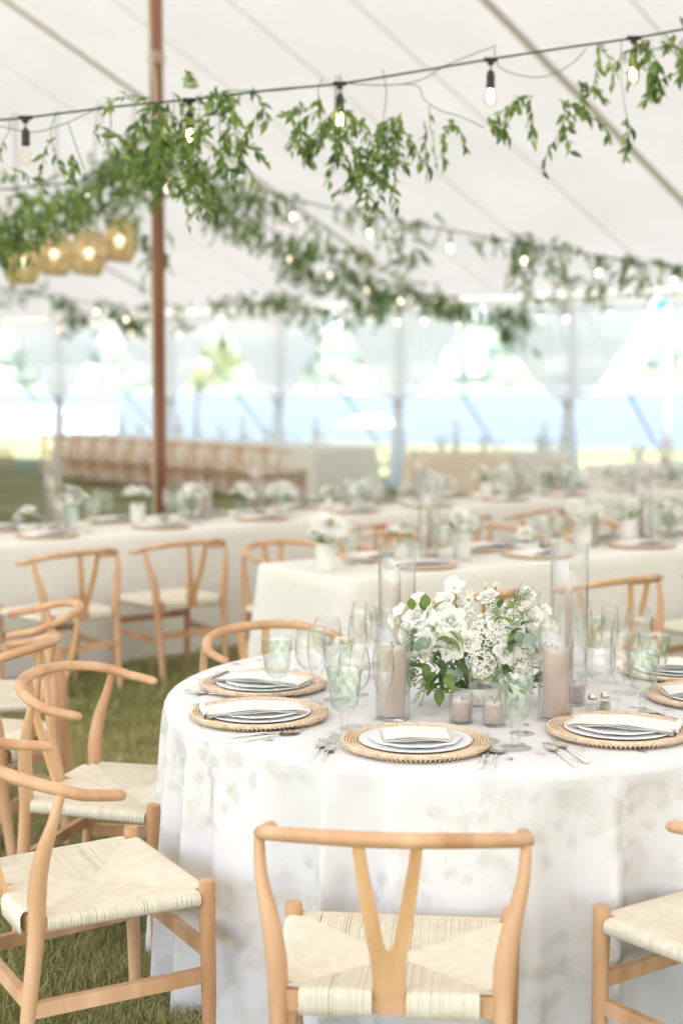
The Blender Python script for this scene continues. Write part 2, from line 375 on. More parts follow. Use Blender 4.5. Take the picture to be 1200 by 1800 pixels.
# hipped ends
for ue, s_ in ((U0,-1),(U1,1)):
    mb = MB()
    a = tent(ue, EV); b_ = tent(ue, WV); c_ = tent(ue, RV); d_ = tent(ue+s_*8, EV+2, 0); d_.z = EZ; e_ = tent(ue+s_*8, WV-2); e_.z = EZ
    mb.add([a, b_, c_, d_, e_], [(0,2,3),(2,1,4),(3,2,4)])
    link('canopy_end', mb.mesh('canopy_end', M['canopy'], False), tentT)
for k in range(-16, 14):
    uu = RIB0 + PAN*k
    if not U0 < uu < U1: continue
    big = (k % 4 == 0); wd = .12 if big else .024  # wide strips draw the ribs together with their shadow bands
    mb = MB()
    for v0, v1 in ((EV, RV), (RV, WV)):
        mb.grid(lambda a, b2: tent(uu + (a-.5)*wd, v0+(v1-v0)*b2, (-.03 if big else -.012) - (.02 if big else 0)*math.sin(PI*a)), 5, 14)
    link('rib_shade' if big else 'seam', mb.mesh('rib_shade' if big else 'seam', M['seam']), tentT)
mb = MB()      # hanging edge of the canopy along both eaves
for vv, s_ in ((WV, 1), (EV, -1)):
    mb.grid(lambda a, b2: tent(U0+(U1-U0)*a, vv) + Vector((0,0,-.10*b2 + .0)) + V_*(s_*(.02+.03*b2*abs(math.sin(a*60)))), 240, 3)
link('valance', mb.mesh('valance', M['canopy']), tentT)

# wall posts, curtains, guy straps
def wall_u(px):
    k = (px-600)/FPX
    # U*u + V*WV lies on the ray x = k*y
    return (k*V_.y*WV - V_.x*WV)/(U.x - k*U.y)
post_px = [-200, -55, 110, 305, 495, 705, 1003, 1330]
posts = [wall_u(p) for p in post_px]
where = ['beyond the left edge of the photo', 'at the far left edge', 'beside the far end of the long chair row', 'partly behind the brown centre pole',
         'behind the middle of the long chair row', 'in the middle, left of the sand coloured table', 'on the right, nearest to the camera', 'beyond the right edge']
for i, u in enumerate(posts):
    if i in (0, 7): pass
    base = U*u + V_*WV
    if 1 <= i <= 6:
        mb = MB(); mb.tube([(0,0,0),(0,0,EZ-.02)], .032, 10); o = link('tent_post', mb.mesh('tent_post', M['post_wood']), None, base)
        tag(o, 'slim side post inside a curtain, ' + where[i], 'post', 'side posts of the tent')
    if i in (0, 7) or True:
        hl = (u - posts[i-1])/2 if i > 0 else (posts[1]-posts[0])/2
        hr = (posts[i+1]-u)/2 if i < 7 else hl
        hl, hr = abs(hl), abs(hr)
        tz = 1.36; off = -.10
        def top(a, b2, hl=hl, hr=hr):
            s_ = a*2-1; half = hr if s_ > 0 else hl
            t = b2; wdt = half*((1-t)**.62) + .05*t + .02
            x = s_*wdt; z = EZ-.03 + (tz-EZ+.03)*t + .30*(abs(s_)**2)*math.sin(PI*t)*.35
            y = off + .05*math.sin(s_*26 + 2*math.sin(s_*5))*(1-.5*t)
            p = U*x + V_*(y); return (p.x, p.y, z)
        def low(a, b2):
            s_ = a*2-1; wdt = .07 + .20*b2**.8
            p = U*(s_*wdt + .05*b2) + V_*(off + (.03+.03*b2)*math.sin(s_*11)); return (p.x, p.y, tz*(1-b2)+.02*b2)
        c = thing('curtain', 'sheer white gathered curtain, ' + where[i], 'curtain', base, 0, 'sheer curtains tied along the tent wall')
        mb = MB(); mb.grid(top, 61, 12); link('swag', mb.mesh('swag', M['curtain']), c)
        mb = MB(); mb.grid(low, 21, 8); link('tail', mb.mesh('tail', M['curtain_thick']), c)
        mb = MB(); mb.tube([U*(-.07)+V_*off+Vector((0,0,tz)), U*.07+V_*off+Vector((0,0,tz))], .05, 8); link('tie', mb.mesh('tie', M['curtain_thick']), c)
    if 1 <= i <= 6:
        a = base + Vector((0,0,EZ)) + V_*.08; b_ = base + V_*3.0
        g = thing('guy_strap', 'blue green guy strap ' + where[i], 'strap', b_, 0, 'guy straps of the tent')
        mb = MB(); mb.bar(a-b_, Vector((0,0,.15)), .032, .010); link('strap', mb.mesh('strap', M['guy'], False), g)
        mid = (a-b_)*.45 + Vector((0,0,.08)); mb = MB(); mb.box(mid, (.05,.04,.12)); link('ratchet', mb.mesh('ratchet', M['guy'], False), g)
        mb = MB(); mb.tube([(0,0,-.1),(0,0,.25)], .02, 8); link('stake', mb.mesh('stake', M['guy']), g)

# centre pole
PY = 11.7
pp = onz(282, 680+CAM_H*FPX/PY, 0); pp = Vector(((282-600)/FPX*PY*1.0, PY, 0))
t = thing('centre_pole', 'tall dark varnished wooden tent pole wrapped with vines', 'pole', pp)
mb = MB(); mb.tube([(0,0,0),(0,0,1.2),(0,0,3.5),(0,0,RZ)], [.042,.047,.052,.056], 14); link('shaft', mb.mesh('shaft', M['pole_wood']), t)
mb = MB(); mb.tube([(-.045,-.03,0),(-.048,-.03,2.6)], .012, 6); link('cable', mb.mesh('cable', M['rope']), t)
mb = MB(); mb.tube([(-.055,-.02,4.9),(-.04,-.05,4.2),(-.005,-.062,3.95),(.0,-.066,3.4),(.02,-.064,3.2)], .013, 6); link('rope', mb.mesh('rope', M['rope']), t)
mb = MB()
for z in (4.10,4.13,4.16): mb.tube([(math.cos(a)*.062, math.sin(a)*.062, z+.01*math.sin(a*3)) for a in np.linspace(0,2*PI,14)], .010, 5)
link('rope_wrap', mb.mesh('rope_wrap', M['rope']), t)

# ------------------------------------------------------------------ wishbone chair
def smooth_path(pts, n):
    pts = [Vector(p) for p in pts]; out = []; k = len(pts)
    for i in range(k-1):
        p0, p1, p2, p3 = pts[max(i-1,0)], pts[i], pts[i+1], pts[min(i+2,k-1)]
        for j in range(n):
            t = j/n; out.append(.5*((2*p1)+(p2-p0)*t+(2*p0-5*p1+4*p2-p3)*t*t+(3*p1-p0-3*p2+p3)*t**3))
    out.append(pts[-1]); return out
def lerp_list(vals, n):
    out = []
    for i in range(len(vals)-1):
        for j in range(n): out.append(vals[i]+(vals[i+1]-vals[i])*j/n)
    return out + [vals[-1]]
CH = {}
def chair_meshes():
    for s in (-1, 1):
        pts = [(s*.205,-.245,0),(s*.212,-.215,.25),(s*.216,-.197,.42),(s*.220,-.196,.50),(s*.234,-.188,.58),(s*.253,-.170,.655),(s*.259,-.152,.722)]
        mb = MB(); mb.tube(smooth_path(pts, 4), lerp_list([.0135,.0175,.0195,.0215,.0185,.013,.0105], 4), 12); CH['rear%d' % s] = mb.mesh('leg', M['beech'])
        mb = MB(); mb.tube(smooth_path([(s*.232,.205,0),(s*.236,.203,.2),(s*.238,.20,.40),(s*.238,.20,.462),(s*.238,.20,.468)], 3), lerp_list([.0145,.0175,.0195,.0195,.0165], 3), 14)
        CH['front%d' % s] = sharp(mb.mesh('leg', M['beech']), R(50))
        mb = MB(); mb.bar((s*.211,-.222,.235), (s*.235,.204,.245), .019, .034); mb2 = mb; CH['side%d' % s] = mb.mesh('stretcher', M['beech'], False)
        mb = MB(); mb.bar((s*.214,-.19,.425), (s*.236,.20,.432), .026, .026); CH['srail%d' % s] = mb.mesh('seat_rail', M['beech'], False)
    mb = MB(); mb.bar((-.234,.204,.300), (.234,.204,.300), .019, .034, (0,0,1)); CH['fstr'] = mb.mesh('stretcher', M['beech'], False)
    mb = MB(); mb.bar((-.212,-.222,.262), (.212,-.222,.262), .019, .034); CH['rstr'] = mb.mesh('stretcher', M['beech'], False)
    mb = MB(); mb.bar((-.214,-.193,.418), (.214,-.193,.418), .026, .040); CH['rrail'] = mb.mesh('seat_rail', M['beech'], False)
    mb = MB(); mb.bar((-.236,.20,.432), (.236,.20,.432), .026, .026); CH['frail'] = mb.mesh('seat_rail', M['beech'], False)
    # bent top rail
    pts = []; rad = []
    for i in range(41):
        a = PI*(-.5) + PI*(i-20)/20*.5     # -pi .. 0 round the back
        ex = .262; pts.append((ex*math.cos(a)*1.0, -.10 + .175*math.sin(a), .762 - .047*(1-abs(math.sin(a)))**1.2)); rad.append(.0155 + .0025*abs(math.sin(a)))
    pts = [(-.256,-.015,.702),(-.262,-.06,.709)] + pts + [(.262,-.06,.709),(.256,-.015,.702)]; rad = [.0145,.0150] + rad + [.0150,.0145]
    mb = MB(); mb.tube(pts, rad, 14, .86, round_end=True); CH['rail'] = mb.mesh('top_rail', M['beech'])
    # Y splat: outline rows (t from seat to rail); two prongs above the fork
    mb = MB(); th = .006
    def P(x, t, side):
        y = -.197 - .073*t - .012*math.sin(PI*t); z = .415 + .340*t
        return (x, y + side*th, z)
    rows = [(0,.031,None),(.15,.031,None),(.28,.034,None),(.34,.036,.0),(.36,.037,.006),(.40,.040,.010),(.55,.0475,.0185),(.72,.056,.029),(.88,.062,.0385),(1.0,.067,.043)]
    for s in (-1, 1):
        vs = []; 
        for t_, o_, i_ in rows:
            i2 = 0.0 if i_ is None else i_
            for side in (-1, 1): vs += [P(s*i2, t_, side), P(s*o_, t_, side)]
        fs = []
        for k in range(len(rows)-1):
            a, b2 = k*4, (k+1)*4
            fs += [(a,a+1,b2+1,b2), (a+3,a+2,b2+2,b2+3), (a+1,a+3,b2+3,b2+1)]
            if rows[k][2] is not None: fs.append((a+2,a,b2,b2+2))
        mb.add(vs, fs)
    CH['splat'] = sharp(mb.mesh('splat', M['beech_split']))
    # woven paper cord seat
    mb = MB(); yf, yr, yc = .202, -.208, .005; hwf, hwr = .237, .214
    def hw(y): return hwr + (hwf-hwr)*(y-yr)/(yf-yr)
    def zz(x, y):
        sx = abs(x)/hw(y); sy = (y-yc)/(yf-yc) if y > yc else (yc-y)/(yc-yr); m_ = min(1, max(sx, sy))
        return .430 + .016*m_**1.6
    rr = random.Random(3)
    def cordstrip(path, wv, half):      # path points, wv = unit across direction
        vs = []
        for p, nrm in path:
            p = Vector(p); nrm = Vector(nrm)
            vs += [p - wv*half, p + nrm*.0026, p + wv*half]
        fs = []
        for k in range(len(path)-1): a = 3*k; b2 = a+3; fs += [(a,a+1,b2+1,b2),(a+1,a+2,b2+2,b2+1)]
        mb.add(vs, fs)
    pit = .0058; xw, yw = Vector((1,0,0)), Vector((0,1,0))
    y = yr + .034
    while y < yf - .022:
        for s in (-1, 1):
            yy = y + rr.uniform(-.0004,.0004); m_ = (yy-yc)/(yf-yc) if yy > yc else (yc-yy)/(yc-yr)
            h = hw(yy); xi = h*m_*.97
            path = []
            for q in (0,.35,.7,1): xx = xi + (h-xi)*q; path.append(((s*xx, yy, zz(xx, yy)), (0,0,1)))
            e0 = h
            path += [((s*(e0+.012), yy, .443), (s*.6,0,.8)), ((s*(e0+.018), yy, .434), (s,0,.2)), ((s*(e0+.017), yy, .420), (s,0,-.3)), ((s*(e0+.006), yy, .412), (0,0,-1)), ((s*(e0-.05), yy, .414), (0,0,-1))]
            cordstrip(path, yw, pit*.47)
        y += pit + (.0010 if rr.random() < .04 else 0)
    x = -hwf + .024
    while x < hwf - .024:
        for f in (1, -1):
            xx = x + rr.uniform(-.0004,.0004); ye = yf if f > 0 else yr
            bare = f < 0 and (abs(xx) < .034 or abs(xx) > .172)
            lim = hwf if f > 0 else hwr
            m_ = min(1, abs(xx)/lim); yi = yc + (ye-yc)*m_*.97
            path = []
            for q in (0,.35,.7,1): y2 = yi + (ye-yi)*q; path.append(((xx, y2, zz(xx, y2)), (0,0,1)))
            if bare: path[-1] = ((xx, ye+.012, .440), (0,0,1))
            else: path += [((xx, ye+f*.006, .444), (0,f*.6,.8)), ((xx, ye+f*.012, .434), (0,f,.2)), ((xx, ye+f*.012, .415), (0,f,-.1)), ((xx, ye+f*.010, .396 if f < 0 else .414), (0,f,-.3)), ((xx, ye-f*.04, .400 if f<0 else .414), (0,0,-1))]
            cordstrip(path, xw, pit*.47)
        x += pit + (.0012 if rr.random() < .05 else 0)
    mb.mi = 1
    mb.add([(-hwf+.02,yf-.01,.424),(hwf-.02,yf-.01,.424),(hwr-.01,yr+.03,.424),(-hwr+.01,yr+.03,.424)], [(0,3,2,1)])
    CH['seat'] = mb.mesh('seat', [M['cord'], M['cord_base']])
chair_meshes()
def chair(x, y, rz, label, group, full=True):
    t = thing('wishbone_chair', label, 'chair', (x, y, 0), rz, group)
    for k, n in (('rear-1','leg'),('rear1','leg'),('front-1','leg'),('front1','leg'),('side-1','stretcher'),('side1','stretcher'),('fstr','stretcher'),('rstr','stretcher'),
                 ('rrail','seat_rail'),('srail-1','seat_rail'),('srail1','seat_rail'),('frail','seat_rail'),('rail','top_rail'),('splat','splat'),('seat','seat')):
        link(n, CH[k], t)
    return t
def face(dx, dy): return math.atan2(dy, dx) - PI/2     # local +y is the way the chair faces
TC = Vector((.36, 4.08, 0)); TR = .852
gr = 'wishbone chairs round the white table'
chair(.112, 2.955, face(.10, 1.0), 'wishbone chair seen from behind, in the front centre against the white cloth', gr)
chair(.878, 3.125, face(-.56,.80), 'wishbone chair cut by the right edge, its front leg against the white cloth', gr)
chair(-.600, 3.43, face(.87,.49), 'wishbone chair lowest at the left, side on with its woven seat showing', gr)
chair(-.635, 4.225, face(.95,-.28), 'wishbone chair left of the white table, second nearest, rail looping round', gr)
chair(-.16, 4.93, face(.55,-.80), 'wishbone chair behind the back left place setting, curved arm visible', gr)
g2 = 'wishbone chairs at the left edge facing left'
chair(-1.27, 5.55, face(-1.0,-.22), 'wishbone chair at left edge facing left, the farther one of the pair', g2)
chair(-1.23, 4.86, face(-1.0,.22), 'wishbone chair at left edge facing left, the nearer one of the pair', g2)

# ------------------------------------------------------------------ table cloths
def fold_wave(a, seed):
    return (math.cos(a*12+seed) + .7*math.cos(a*19+2.1*seed+math.sin(a*3)) + .4*math.cos(a*5-seed))/1.9
def rcloth(a, s):
    """point on the round cloth: a = angle, s = distance from the middle along the cloth"""
    top = TR - .03
    if s <= top: rr_, z = s, TH
    elif s <= top + .05:
        q = (s-top)/.05*PI/2; rr_, z = top + .03*math.sin(q), TH - .03*(1-math.cos(q))
    else:
        d = s - top - .05; k = max(0.0, d/.70); wv = fold_wave(a, 1.3)
        wv = max(0.0, 1.05-math.sqrt(wv*wv+.05))**1.4*1.8-.6
        rr_ = top + .03 + .015*k + (k**.6)*(.100*wv - .040) + .006*math.sin(a*27+k*3)*k
        z = TH - .03 - d*.985
        z = max(z, .012 + .01*math.sin(a*17))
        if k > 1: rr_ += (k-1)*.10
    return Vector((TC.x + math.cos(a)*rr_, TC.y + math.sin(a)*rr_, z))
SMAX = TR - .03 + .05 + .75
ss = list(np.linspace(0, TR-.03, 8)) + list(np.linspace(TR-.03, TR+.02, 6))[1:] + list(np.linspace(TR+.02, SMAX, 30))[1:]
mb = MB(); na = 720
vs = []; 
for s_ in ss[1:]:
    for i in range(na): vs.append(rcloth(2*PI*i/na, s_))
fs = [(j*na+i, j*na+(i+1)%na, (j+1)*na+(i+1)%na, (j+1)*na+i) for j in range(len(ss)-2) for i in range(na)]
fs.append(tuple(range(na)))
fs = [tuple(reversed(f)) if len(f) == na else f for f in fs]
mb.add(vs, fs)
cloth = link('tablecloth', mb.mesh('tablecloth', M['white_cloth']))
tag(cloth, 'white floor length cloth with embroidered leaves over the round table in front', 'tablecloth')
mb = MB(); rr = random.Random(11)
def cn(a, s):
    e = .004; p = rcloth(a, s); return p, (rcloth(a+e, s)-p).normalized(), (rcloth(a, s+e)-p).normalized()
def stitch(c_a, c_s, pts, wd, off=.0009):
    vs = []; n = len(pts)
    P2 = []
    for x, y in pts:
        a = c_a + x/TR; s = c_s + y
        P2.append((a, s))
    for i in range(n):
        x0, y0 = pts[max(i-1,0)]; x1, y1 = pts[min(i+1,n-1)]; dx, dy = x1-x0, y1-y0; l = math.hypot(dx, dy) or 1
        px_, py_ = -dy/l*wd/2, dx/l*wd/2; x, y = pts[i]
        for sgn in (-1, 1):
            a = c_a + (x+sgn*px_)/TR; s = c_s + y + sgn*py_
            p, ta, ts = cn(a, s); nrm = ta.cross(ts); 
            if nrm.dot(Vector((math.cos(a), math.sin(a), .6))) < 0: nrm = -nrm
            vs.append(p + nrm.normalized()*off)
    mb.add(vs, [(2*i,2*i+1,2*i+3,2*i+2) for i in range(n-1)])
def motif(ca, cs, size, rot, wd):
    np_ = rr.choice((4,5,6,7)); spread = rr.choice((1.5, 2.0, 2.6, 3.2, 2.2, 2*PI))
    for k in range(np_):
        an = rot + spread*(k/(np_) - .5); ln = size*rr.uniform(.8,1.2); w_ = ln*rr.uniform(.17,.27); r0 = size*.15
        ca_, sa_ = math.cos(an), math.sin(an)
        def T(u, v): return ((r0+u)*ca_ - v*sa_, (r0+u)*sa_ + v*ca_)
        pts = [T(ln*q, w_*math.sin(PI*q**.85)) for q in (0,.15,.35,.55,.75,.9,1)] + [T(ln*q, -w_*math.sin(PI*q**.85)) for q in (.9,.75,.55,.35,.15,0)]
        stitch(ca, cs, pts, wd)
        stitch(ca, cs, [T(ln*q, 0) for q in (.05,.35,.7)], wd*.8)
        if rr.random() < .07:
            mb.mi = 1; stitch(ca, cs, [T(ln*q, 0) for q in (.12,.3,.6,.88)], w_*1.1, .0007); mb.mi = 0
    if rr.random() < .3:
        an = rot + PI; L_ = size*rr.uniform(1.0,1.8); cv = rr.uniform(-.6,.6)
        stitch(ca, cs, [(L_*q*math.cos(an+cv*q), L_*q*math.sin(an+cv*q)) for q in (0,.2,.4,.6,.8,1)], wd)
placed = []
for i in range(6000):
    a = rr.uniform(-PI*1.04, PI*.04); q = TR + .02 + rr.random()*.70
    if any((abs(a-a2)*TR)**2 + (q-q2)**2 < .040**2 for a2, q2 in placed): continue
    placed.append((a, q))
    if len(placed) > 1100: break
for a, q in placed:
    if math.sin(a*4.1+q*7)*math.sin(q*9+a*2) > .45: continue
    motif(a, q, rr.uniform(.020,.036), rr.uniform(0,2*PI), .0016)
placed = []
for i in range(2500):
    a = rr.uniform(-PI, PI); q = rr.uniform(.25, TR-.05); x, y = q*math.cos(a), q*math.sin(a)
    if any((x-x2)**2 + (y-y2)**2 < .08**2 for x2, y2 in placed): continue
    placed.append((x, y)); motif(a, q, rr.uniform(.018,.028), rr.uniform(0,2*PI), .0017)
emb = link('embroidery', mb.mesh('embroidery', [M['embroidery'], M['embroidery_pale']]), cloth); emb['kind'] = 'stuff'

def rect_cloth(name, C0, ang, length, width, mat, label, drop=.74, seed=1):
    """C0 = near left corner, ang = direction of the long side; local frame x along, y across"""
    t_ = .74; n = 0; out = []
    rc = .05
    def outline(q):   # q arc length along the rounded rectangle
        segs = [('l',(rc,0),(length-rc,0)),('a',(length-rc,rc),-PI/2),('l',(length,rc),(length,width-rc)),('a',(length-rc,width-rc),0),
                ('l',(length-rc,width),(rc,width)),('a',(rc,width-rc),PI/2),('l',(0,width-rc),(0,rc)),('a',(rc,rc),PI)]
        for s_ in segs:
            if s_[0] == 'l':
                dx, dy = s_[2][0]-s_[1][0], s_[2][1]-s_[1][1]; l = math.hypot(dx, dy)
                if q <= l: return (s_[1][0]+dx*q/l, s_[1][1]+dy*q/l, dy/l, -dx/l, 0)
                q -= l
            else:
                l = rc*PI/2
                if q <= l: a = s_[2]+q/rc; return (s_[1][0]+rc*math.cos(a), s_[1][1]+rc*math.sin(a), math.cos(a), math.sin(a), math.sin(PI*q/l))
                q -= l
        return (rc, 0, 0, -1, 0)
    per = 2*(length+width) - 8*rc + 2*PI*rc; nq = int(per/.035)
    samples = []
    for i in range(nq): samples.append(outline(per*i/nq))
    # more room at the corners, where the cloth folds
    prof = [(-.03,0),(-.008,-.002),(0,-.012)] + [(0, -.012-(.728)*k/12) for k in range(1,13)]
    vs = []; 
    for j, (o, dz) in enumerate(prof):
        k = max(0, -dz-.012)/.728
        for i, (x, y, nx, ny, cr_) in enumerate(samples):
            q = per*i/nq; wv = .35*math.sin(q*6.3+seed)+.3*math.sin(q*13+seed*2)+.25*math.sin(q*3.1)
            # corner cascade
            dco = min(math.hypot(x-cx_, y-cy_) for cx_ in (0,length) for cy_ in (0,width))
            cor = math.exp(-(dco/.16)**2)
            e = o + k*(.02 + .022*wv + cor*(.10+.05*math.sin(q*52)))
            vs.append((x+nx*e, y+ny*e, TH+dz))
    fs = [(j*nq+(i+1)%nq, j*nq+i, (j+1)*nq+i, (j+1)*nq+(i+1)%nq) for j in range(len(prof)-1) for i in range(nq)]
    fs.append(tuple(range(nq)))
    mb = MB(); mb.add(vs, fs)
    me = mb.mesh('tablecloth', mat); me.flip_normals()
    o = link('tablecloth', me, None, (C0[0], C0[1], 0), (0,0,ang)); tag(o, label, 'tablecloth'); return o
A1 = R(43); C1 = Vector((-1.82,7.93,0)) - Vector((math.cos(A1), math.sin(A1), 0))*1.7
rect_cloth('long', C1, A1, 9.6, .95, M['linen'], 'off white linen cloth on the long table in front of the brown centre pole', seed=1)
A2 = R(36); C2 = Vector((.037,6.46,0))
rect_cloth('mid', C2, A2, 4.6, .78, M['linen_pale'], 'pale greenish linen cloth on the table right behind the round one', seed=3)
# far tables
p1 = Vector((-.42,20.6,0)); p2 = Vector((-5.0,26.6,0)); A3 = math.atan2(p1.y-p2.y, p1.x-p2.x); L3 = (p1-p2).length
rect_cloth('far', p2, A3, L3, 1.2, M['linen_grey'], 'greyish linen cloth on the far table lined by a long row of chairs', seed=5)
A4 = R(-6); C4 = onz(712, 797, TH); C4.z = 0
rect_cloth('far2', C4, A4, 1.33, .9, M['linen_sand'], 'sand coloured cloth on a far table before the lake', seed=2)
C5 = C4 + Vector((1.36*math.cos(A4)+.0, 1.36*math.sin(A4)+.25, 0))
rect_cloth('far2_end', C5, A4+.12, .82, .9, M['linen_grey'], 'grey linen standing in for the differently lit end of the sand coloured table', seed=4)  # greyer colour stands in for the other light on the sand table's end
C6 = Vector((3.05,15.6,0)); A6 = R(30)
rect_cloth('far4', C6, A6, 3.2, .8, M['linen'], 'linen cloth on the far table at the right edge', seed=6)

def along(C, A, a, perp):  # perp > 0 = across the table, away from the near side
    return Vector((C.x + math.cos(A)*a - math.sin(A)*perp, C.y + math.sin(A)*a + math.cos(A)*perp, 0))
# chairs at the long table (near side), then far side
g = 'wishbone chairs at the long linen table'
for i, a in enumerate((1.78, 2.50)):
    p = along(C1, A1, a, -.42); chair(p.x, p.y, A1+R(-4 if i else 2), ['left one', 'right one'][i] + ' of two wishbone chairs at the long linen table', g)
for i, a in enumerate((3.9, 4.75, 5.6)):
    p = along(C1, A1, a, -.40); chair(p.x, p.y, A1, ORD[i]+' wishbone chair from left in the gap between the linen tables', g)
g = 'wishbone chairs at the pale linen table'
for i, a in enumerate((.14, 1.0, 1.86, 2.72)):
    p = along(C2, A2, a, -.50); chair(p.x, p.y, A2+R(3-2*i), ORD[i]+' wishbone chair from left, back to camera, at the pale linen table', g)
for i, a in enumerate((.55, 1.3, 2.05, 2.8)):
    p = along(C2, A2, a, 1.18); chair(p.x, p.y, A2+PI, ORD[i]+' wishbone chair from left, far side of the pale linen table', g)
g = 'row of wishbone chairs at the far table'
for i in range(12):
    p = along(p2, A3, .40+i*(L3-.7)/11, -.30); chair(p.x, p.y, A3+R(random.uniform(-5,5)), ORD[i]+' wishbone chair from the left in the long row at the far table', g)
for i, (px, Y) in enumerate(((1125,14.7),(1178,15.1))):
    chair((px-600)/FPX*Y, Y, R(24+i*8), ['left','right'][i]+' wishbone chair of the two before the far table at the right edge', 'wishbone chairs at the far right')
chair((-5-600)/FPX*27.5, 27.5, R(-60), 'wishbone chair alone at the far left edge of the lawn', None)

# ------------------------------------------------------------------ tableware
TW = {}
def tableware():
    # woven rattan charger with rings of small coils
    mb = MB(); Rc = .176
    mb.lathe([(.0,.004),(.10,.004),(.125,.006),(.165,.0135),(Rc-.002,.015)], 48)
    mb.lathe([(Rc-.002,.015),(Rc,.012),(.150,.004),(.120,.0),(0,.0)], 48)
    for q in range(7):
        rad = .128 + q*.0072; z = .0085 + q*.0012
        n = 88
        vs = []; 
        for i in range(n):
            for j in range(4):
                a = 2*PI*(i)/n; b_ = 2*PI*j/4; r_ = .0026 + (.0012 if (i+q) % 2 else 0)
                vs.append(((rad+math.cos(b_)*r_)*math.cos(a), (rad+math.cos(b_)*r_)*math.sin(a), z+.001+math.sin(b_)*r_))
        mb.add(vs, [(i*4+j, i*4+(j+1)%4, ((i+1)%n)*4+(j+1)%4, ((i+1)%n)*4+j) for i in range(n) for j in range(4)])
    TW['charger'] = mb.mesh('charger', M['rattan'])
    mb = MB(); n = 96   # outer coil: upright wrapped strands
    for i in range(n):
        a = 2*PI*i/n; 
        mb.tube([((Rc-.006)*math.cos(a), (Rc-.006)*math.sin(a), .0175), ((Rc+.0025)*math.cos(a+.01), (Rc+.0025)*math.sin(a+.01), .014), ((Rc-.014)*math.cos(a+.025), (Rc-.014)*math.sin(a+.025), .003)], .0030, 4)
    TW['coil'] = mb.mesh('rim', M['rattan'])
    mb = MB(); mb.lathe([(0,.001),(.07,.001),(.085,.003),(.128,.0088),(.134,.0098),(.1345,.0078),(.09,.0005),(.0,0)], 40); TW['dinner'] = mb.mesh('dinner_plate', M['plate_blue'])
    mb = MB(); sc_ = lambda a, z, r_: .004*abs(math.cos(a*5))*(r_/.1)**3
    mb.lathe([(0,.002),(.06,.002),(.075,.0035),(.103,.0078),(.1045,.0062),(.07,.0),(.0,0)], 80, fn=sc_); TW['salad'] = mb.mesh('salad_plate', M['plate_white'])
    # folded napkin, three layers with a rolled fold on the left end; hems in grey beige
    def napkin(ln, wd, roll, sag):
        mb = MB(); k_ = 0
        for lay in range(3):
            z0 = .0030*lay; off = (lay*.003)
            def fn(a, b2, z0=z0, off=off):
                x = (-ln/2 + ln*a); y = (-wd/2 + off + (wd-off*1.5)*b2)
                z = z0 - sag*(abs(x)/(ln/2))**3 + .0015*math.sin(x*50+lay) 
                return (x, y, z)
            mb.mi = 0; mb.grid(fn, 16, 5)
            mb.mi = 1
            for side in (0, 1):
                mb.grid(lambda a, b2: tuple(Vector(fn(a, side)) + Vector((0, (-.0006 if side == 0 else .0006), .0003-.0013*b2))), 16, 2)
                mb.grid(lambda a, b2: tuple(Vector(fn(side, a)) + Vector(((-.0006 if side == 0 else .0006), 0, .0003-.0013*b2))), 5, 2)
        if roll:
            mb.mi = 0
            for rr_, zc in ((.011,.006),(.0065,.006)):
                mb.grid(lambda a, b2: (-ln/2 + .002 - rr_*math.sin(PI*a), -wd/2 + wd*b2, -sag + zc + rr_*math.cos(PI*a)), 10, 5)
                mb.mi = 1; mb.grid(lambda a, b2: (-ln/2 + .002 - rr_*math.sin(PI*a)*(1+.06*b2), -wd/2-.0008, -sag + zc + rr_*math.cos(PI*a)*(1-.18*b2)), 10, 2); mb.mi = 0
        return mb.mesh('napkin', [M['napkin'], M['hem']])
    TW['napkin'] = napkin(.255, .12, True, .010); TW['napkin_flat'] = napkin(.155, .125, False, .003)
    # glasses (single walled, thin glass)
    mb = MB(); mb.lathe([(0,.003),(.012,.004),(.030,.0015),(.0345,.001),(.034,.003),(.012,.0065),(.0048,.012),(.0038,.05),(.004,.082),(.009,.088),(.022,.097),(.034,.113),(.0405,.132),(.0415,.150),(.039,.175),(.034,.203),(.0335,.2035),(.033,.202),(.0375,.175),(.0398,.150),(.0390,.132),(.0325,.114),(.02,.0995),(0,.093)], 30); TW['wine'] = mb.mesh('wine_glass', M['glass'])
    mb = MB(); mb.lathe([(0,.003),(.012,.004),(.028,.0015),(.031,.001),(.03,.003),(.010,.0065),(.0042,.012),(.0036,.04),(.004,.068),(.010,.085),(.020,.112),(.0262,.145),(.0268,.17),(.024,.205),(.0225,.222),(.0218,.221),(.0232,.20),(.0255,.17),(.025,.145),(.019,.114),(.009,.088),(0,.080)], 26); TW['flute'] = mb.mesh('champagne_flute', M['glass'])
    def emboss(a, z, r_):
        if z < .072 or r_ < .02: return .0
        return .0020*math.cos(a*8)*math.sin((z-.07)*150) + .0009*math.cos(a*24)*(1 if .135 < z < .15 else .3)
    mb = MB(); pf = [(0,.003),(.034,.002),(.038,.002),(.037,.0045),(.020,.009),(.011,.014),(.0085,.020),(.0115,.026),(.0085,.033),(.008,.045),(.0105,.053),(.009,.060),(.016,.068)]
    pf += [(.016 + (.0265)*math.sin(q*PI/2)**.8, .068+.032*q) for q in (.2,.4,.6,.8,1)] if False else [(.026,.074),(.0315,.083),(.0335,.094)]
    pf += [(.0335+.009*((z-.094)/.076), z) for z in np.linspace(.099,.165,12)] + [(.0437,.170),(.0432,.1715),(.042,.170)]
    pf += [(.0415-.0095*(1-(z-.09)/.076), z) for z in np.linspace(.165,.094,6)] + [(.025,.080),(0,.074)]
    mb.lathe(pf, 72, fn=emboss); TW['goblet'] = mb.mesh('goblet', M['green_glass'])
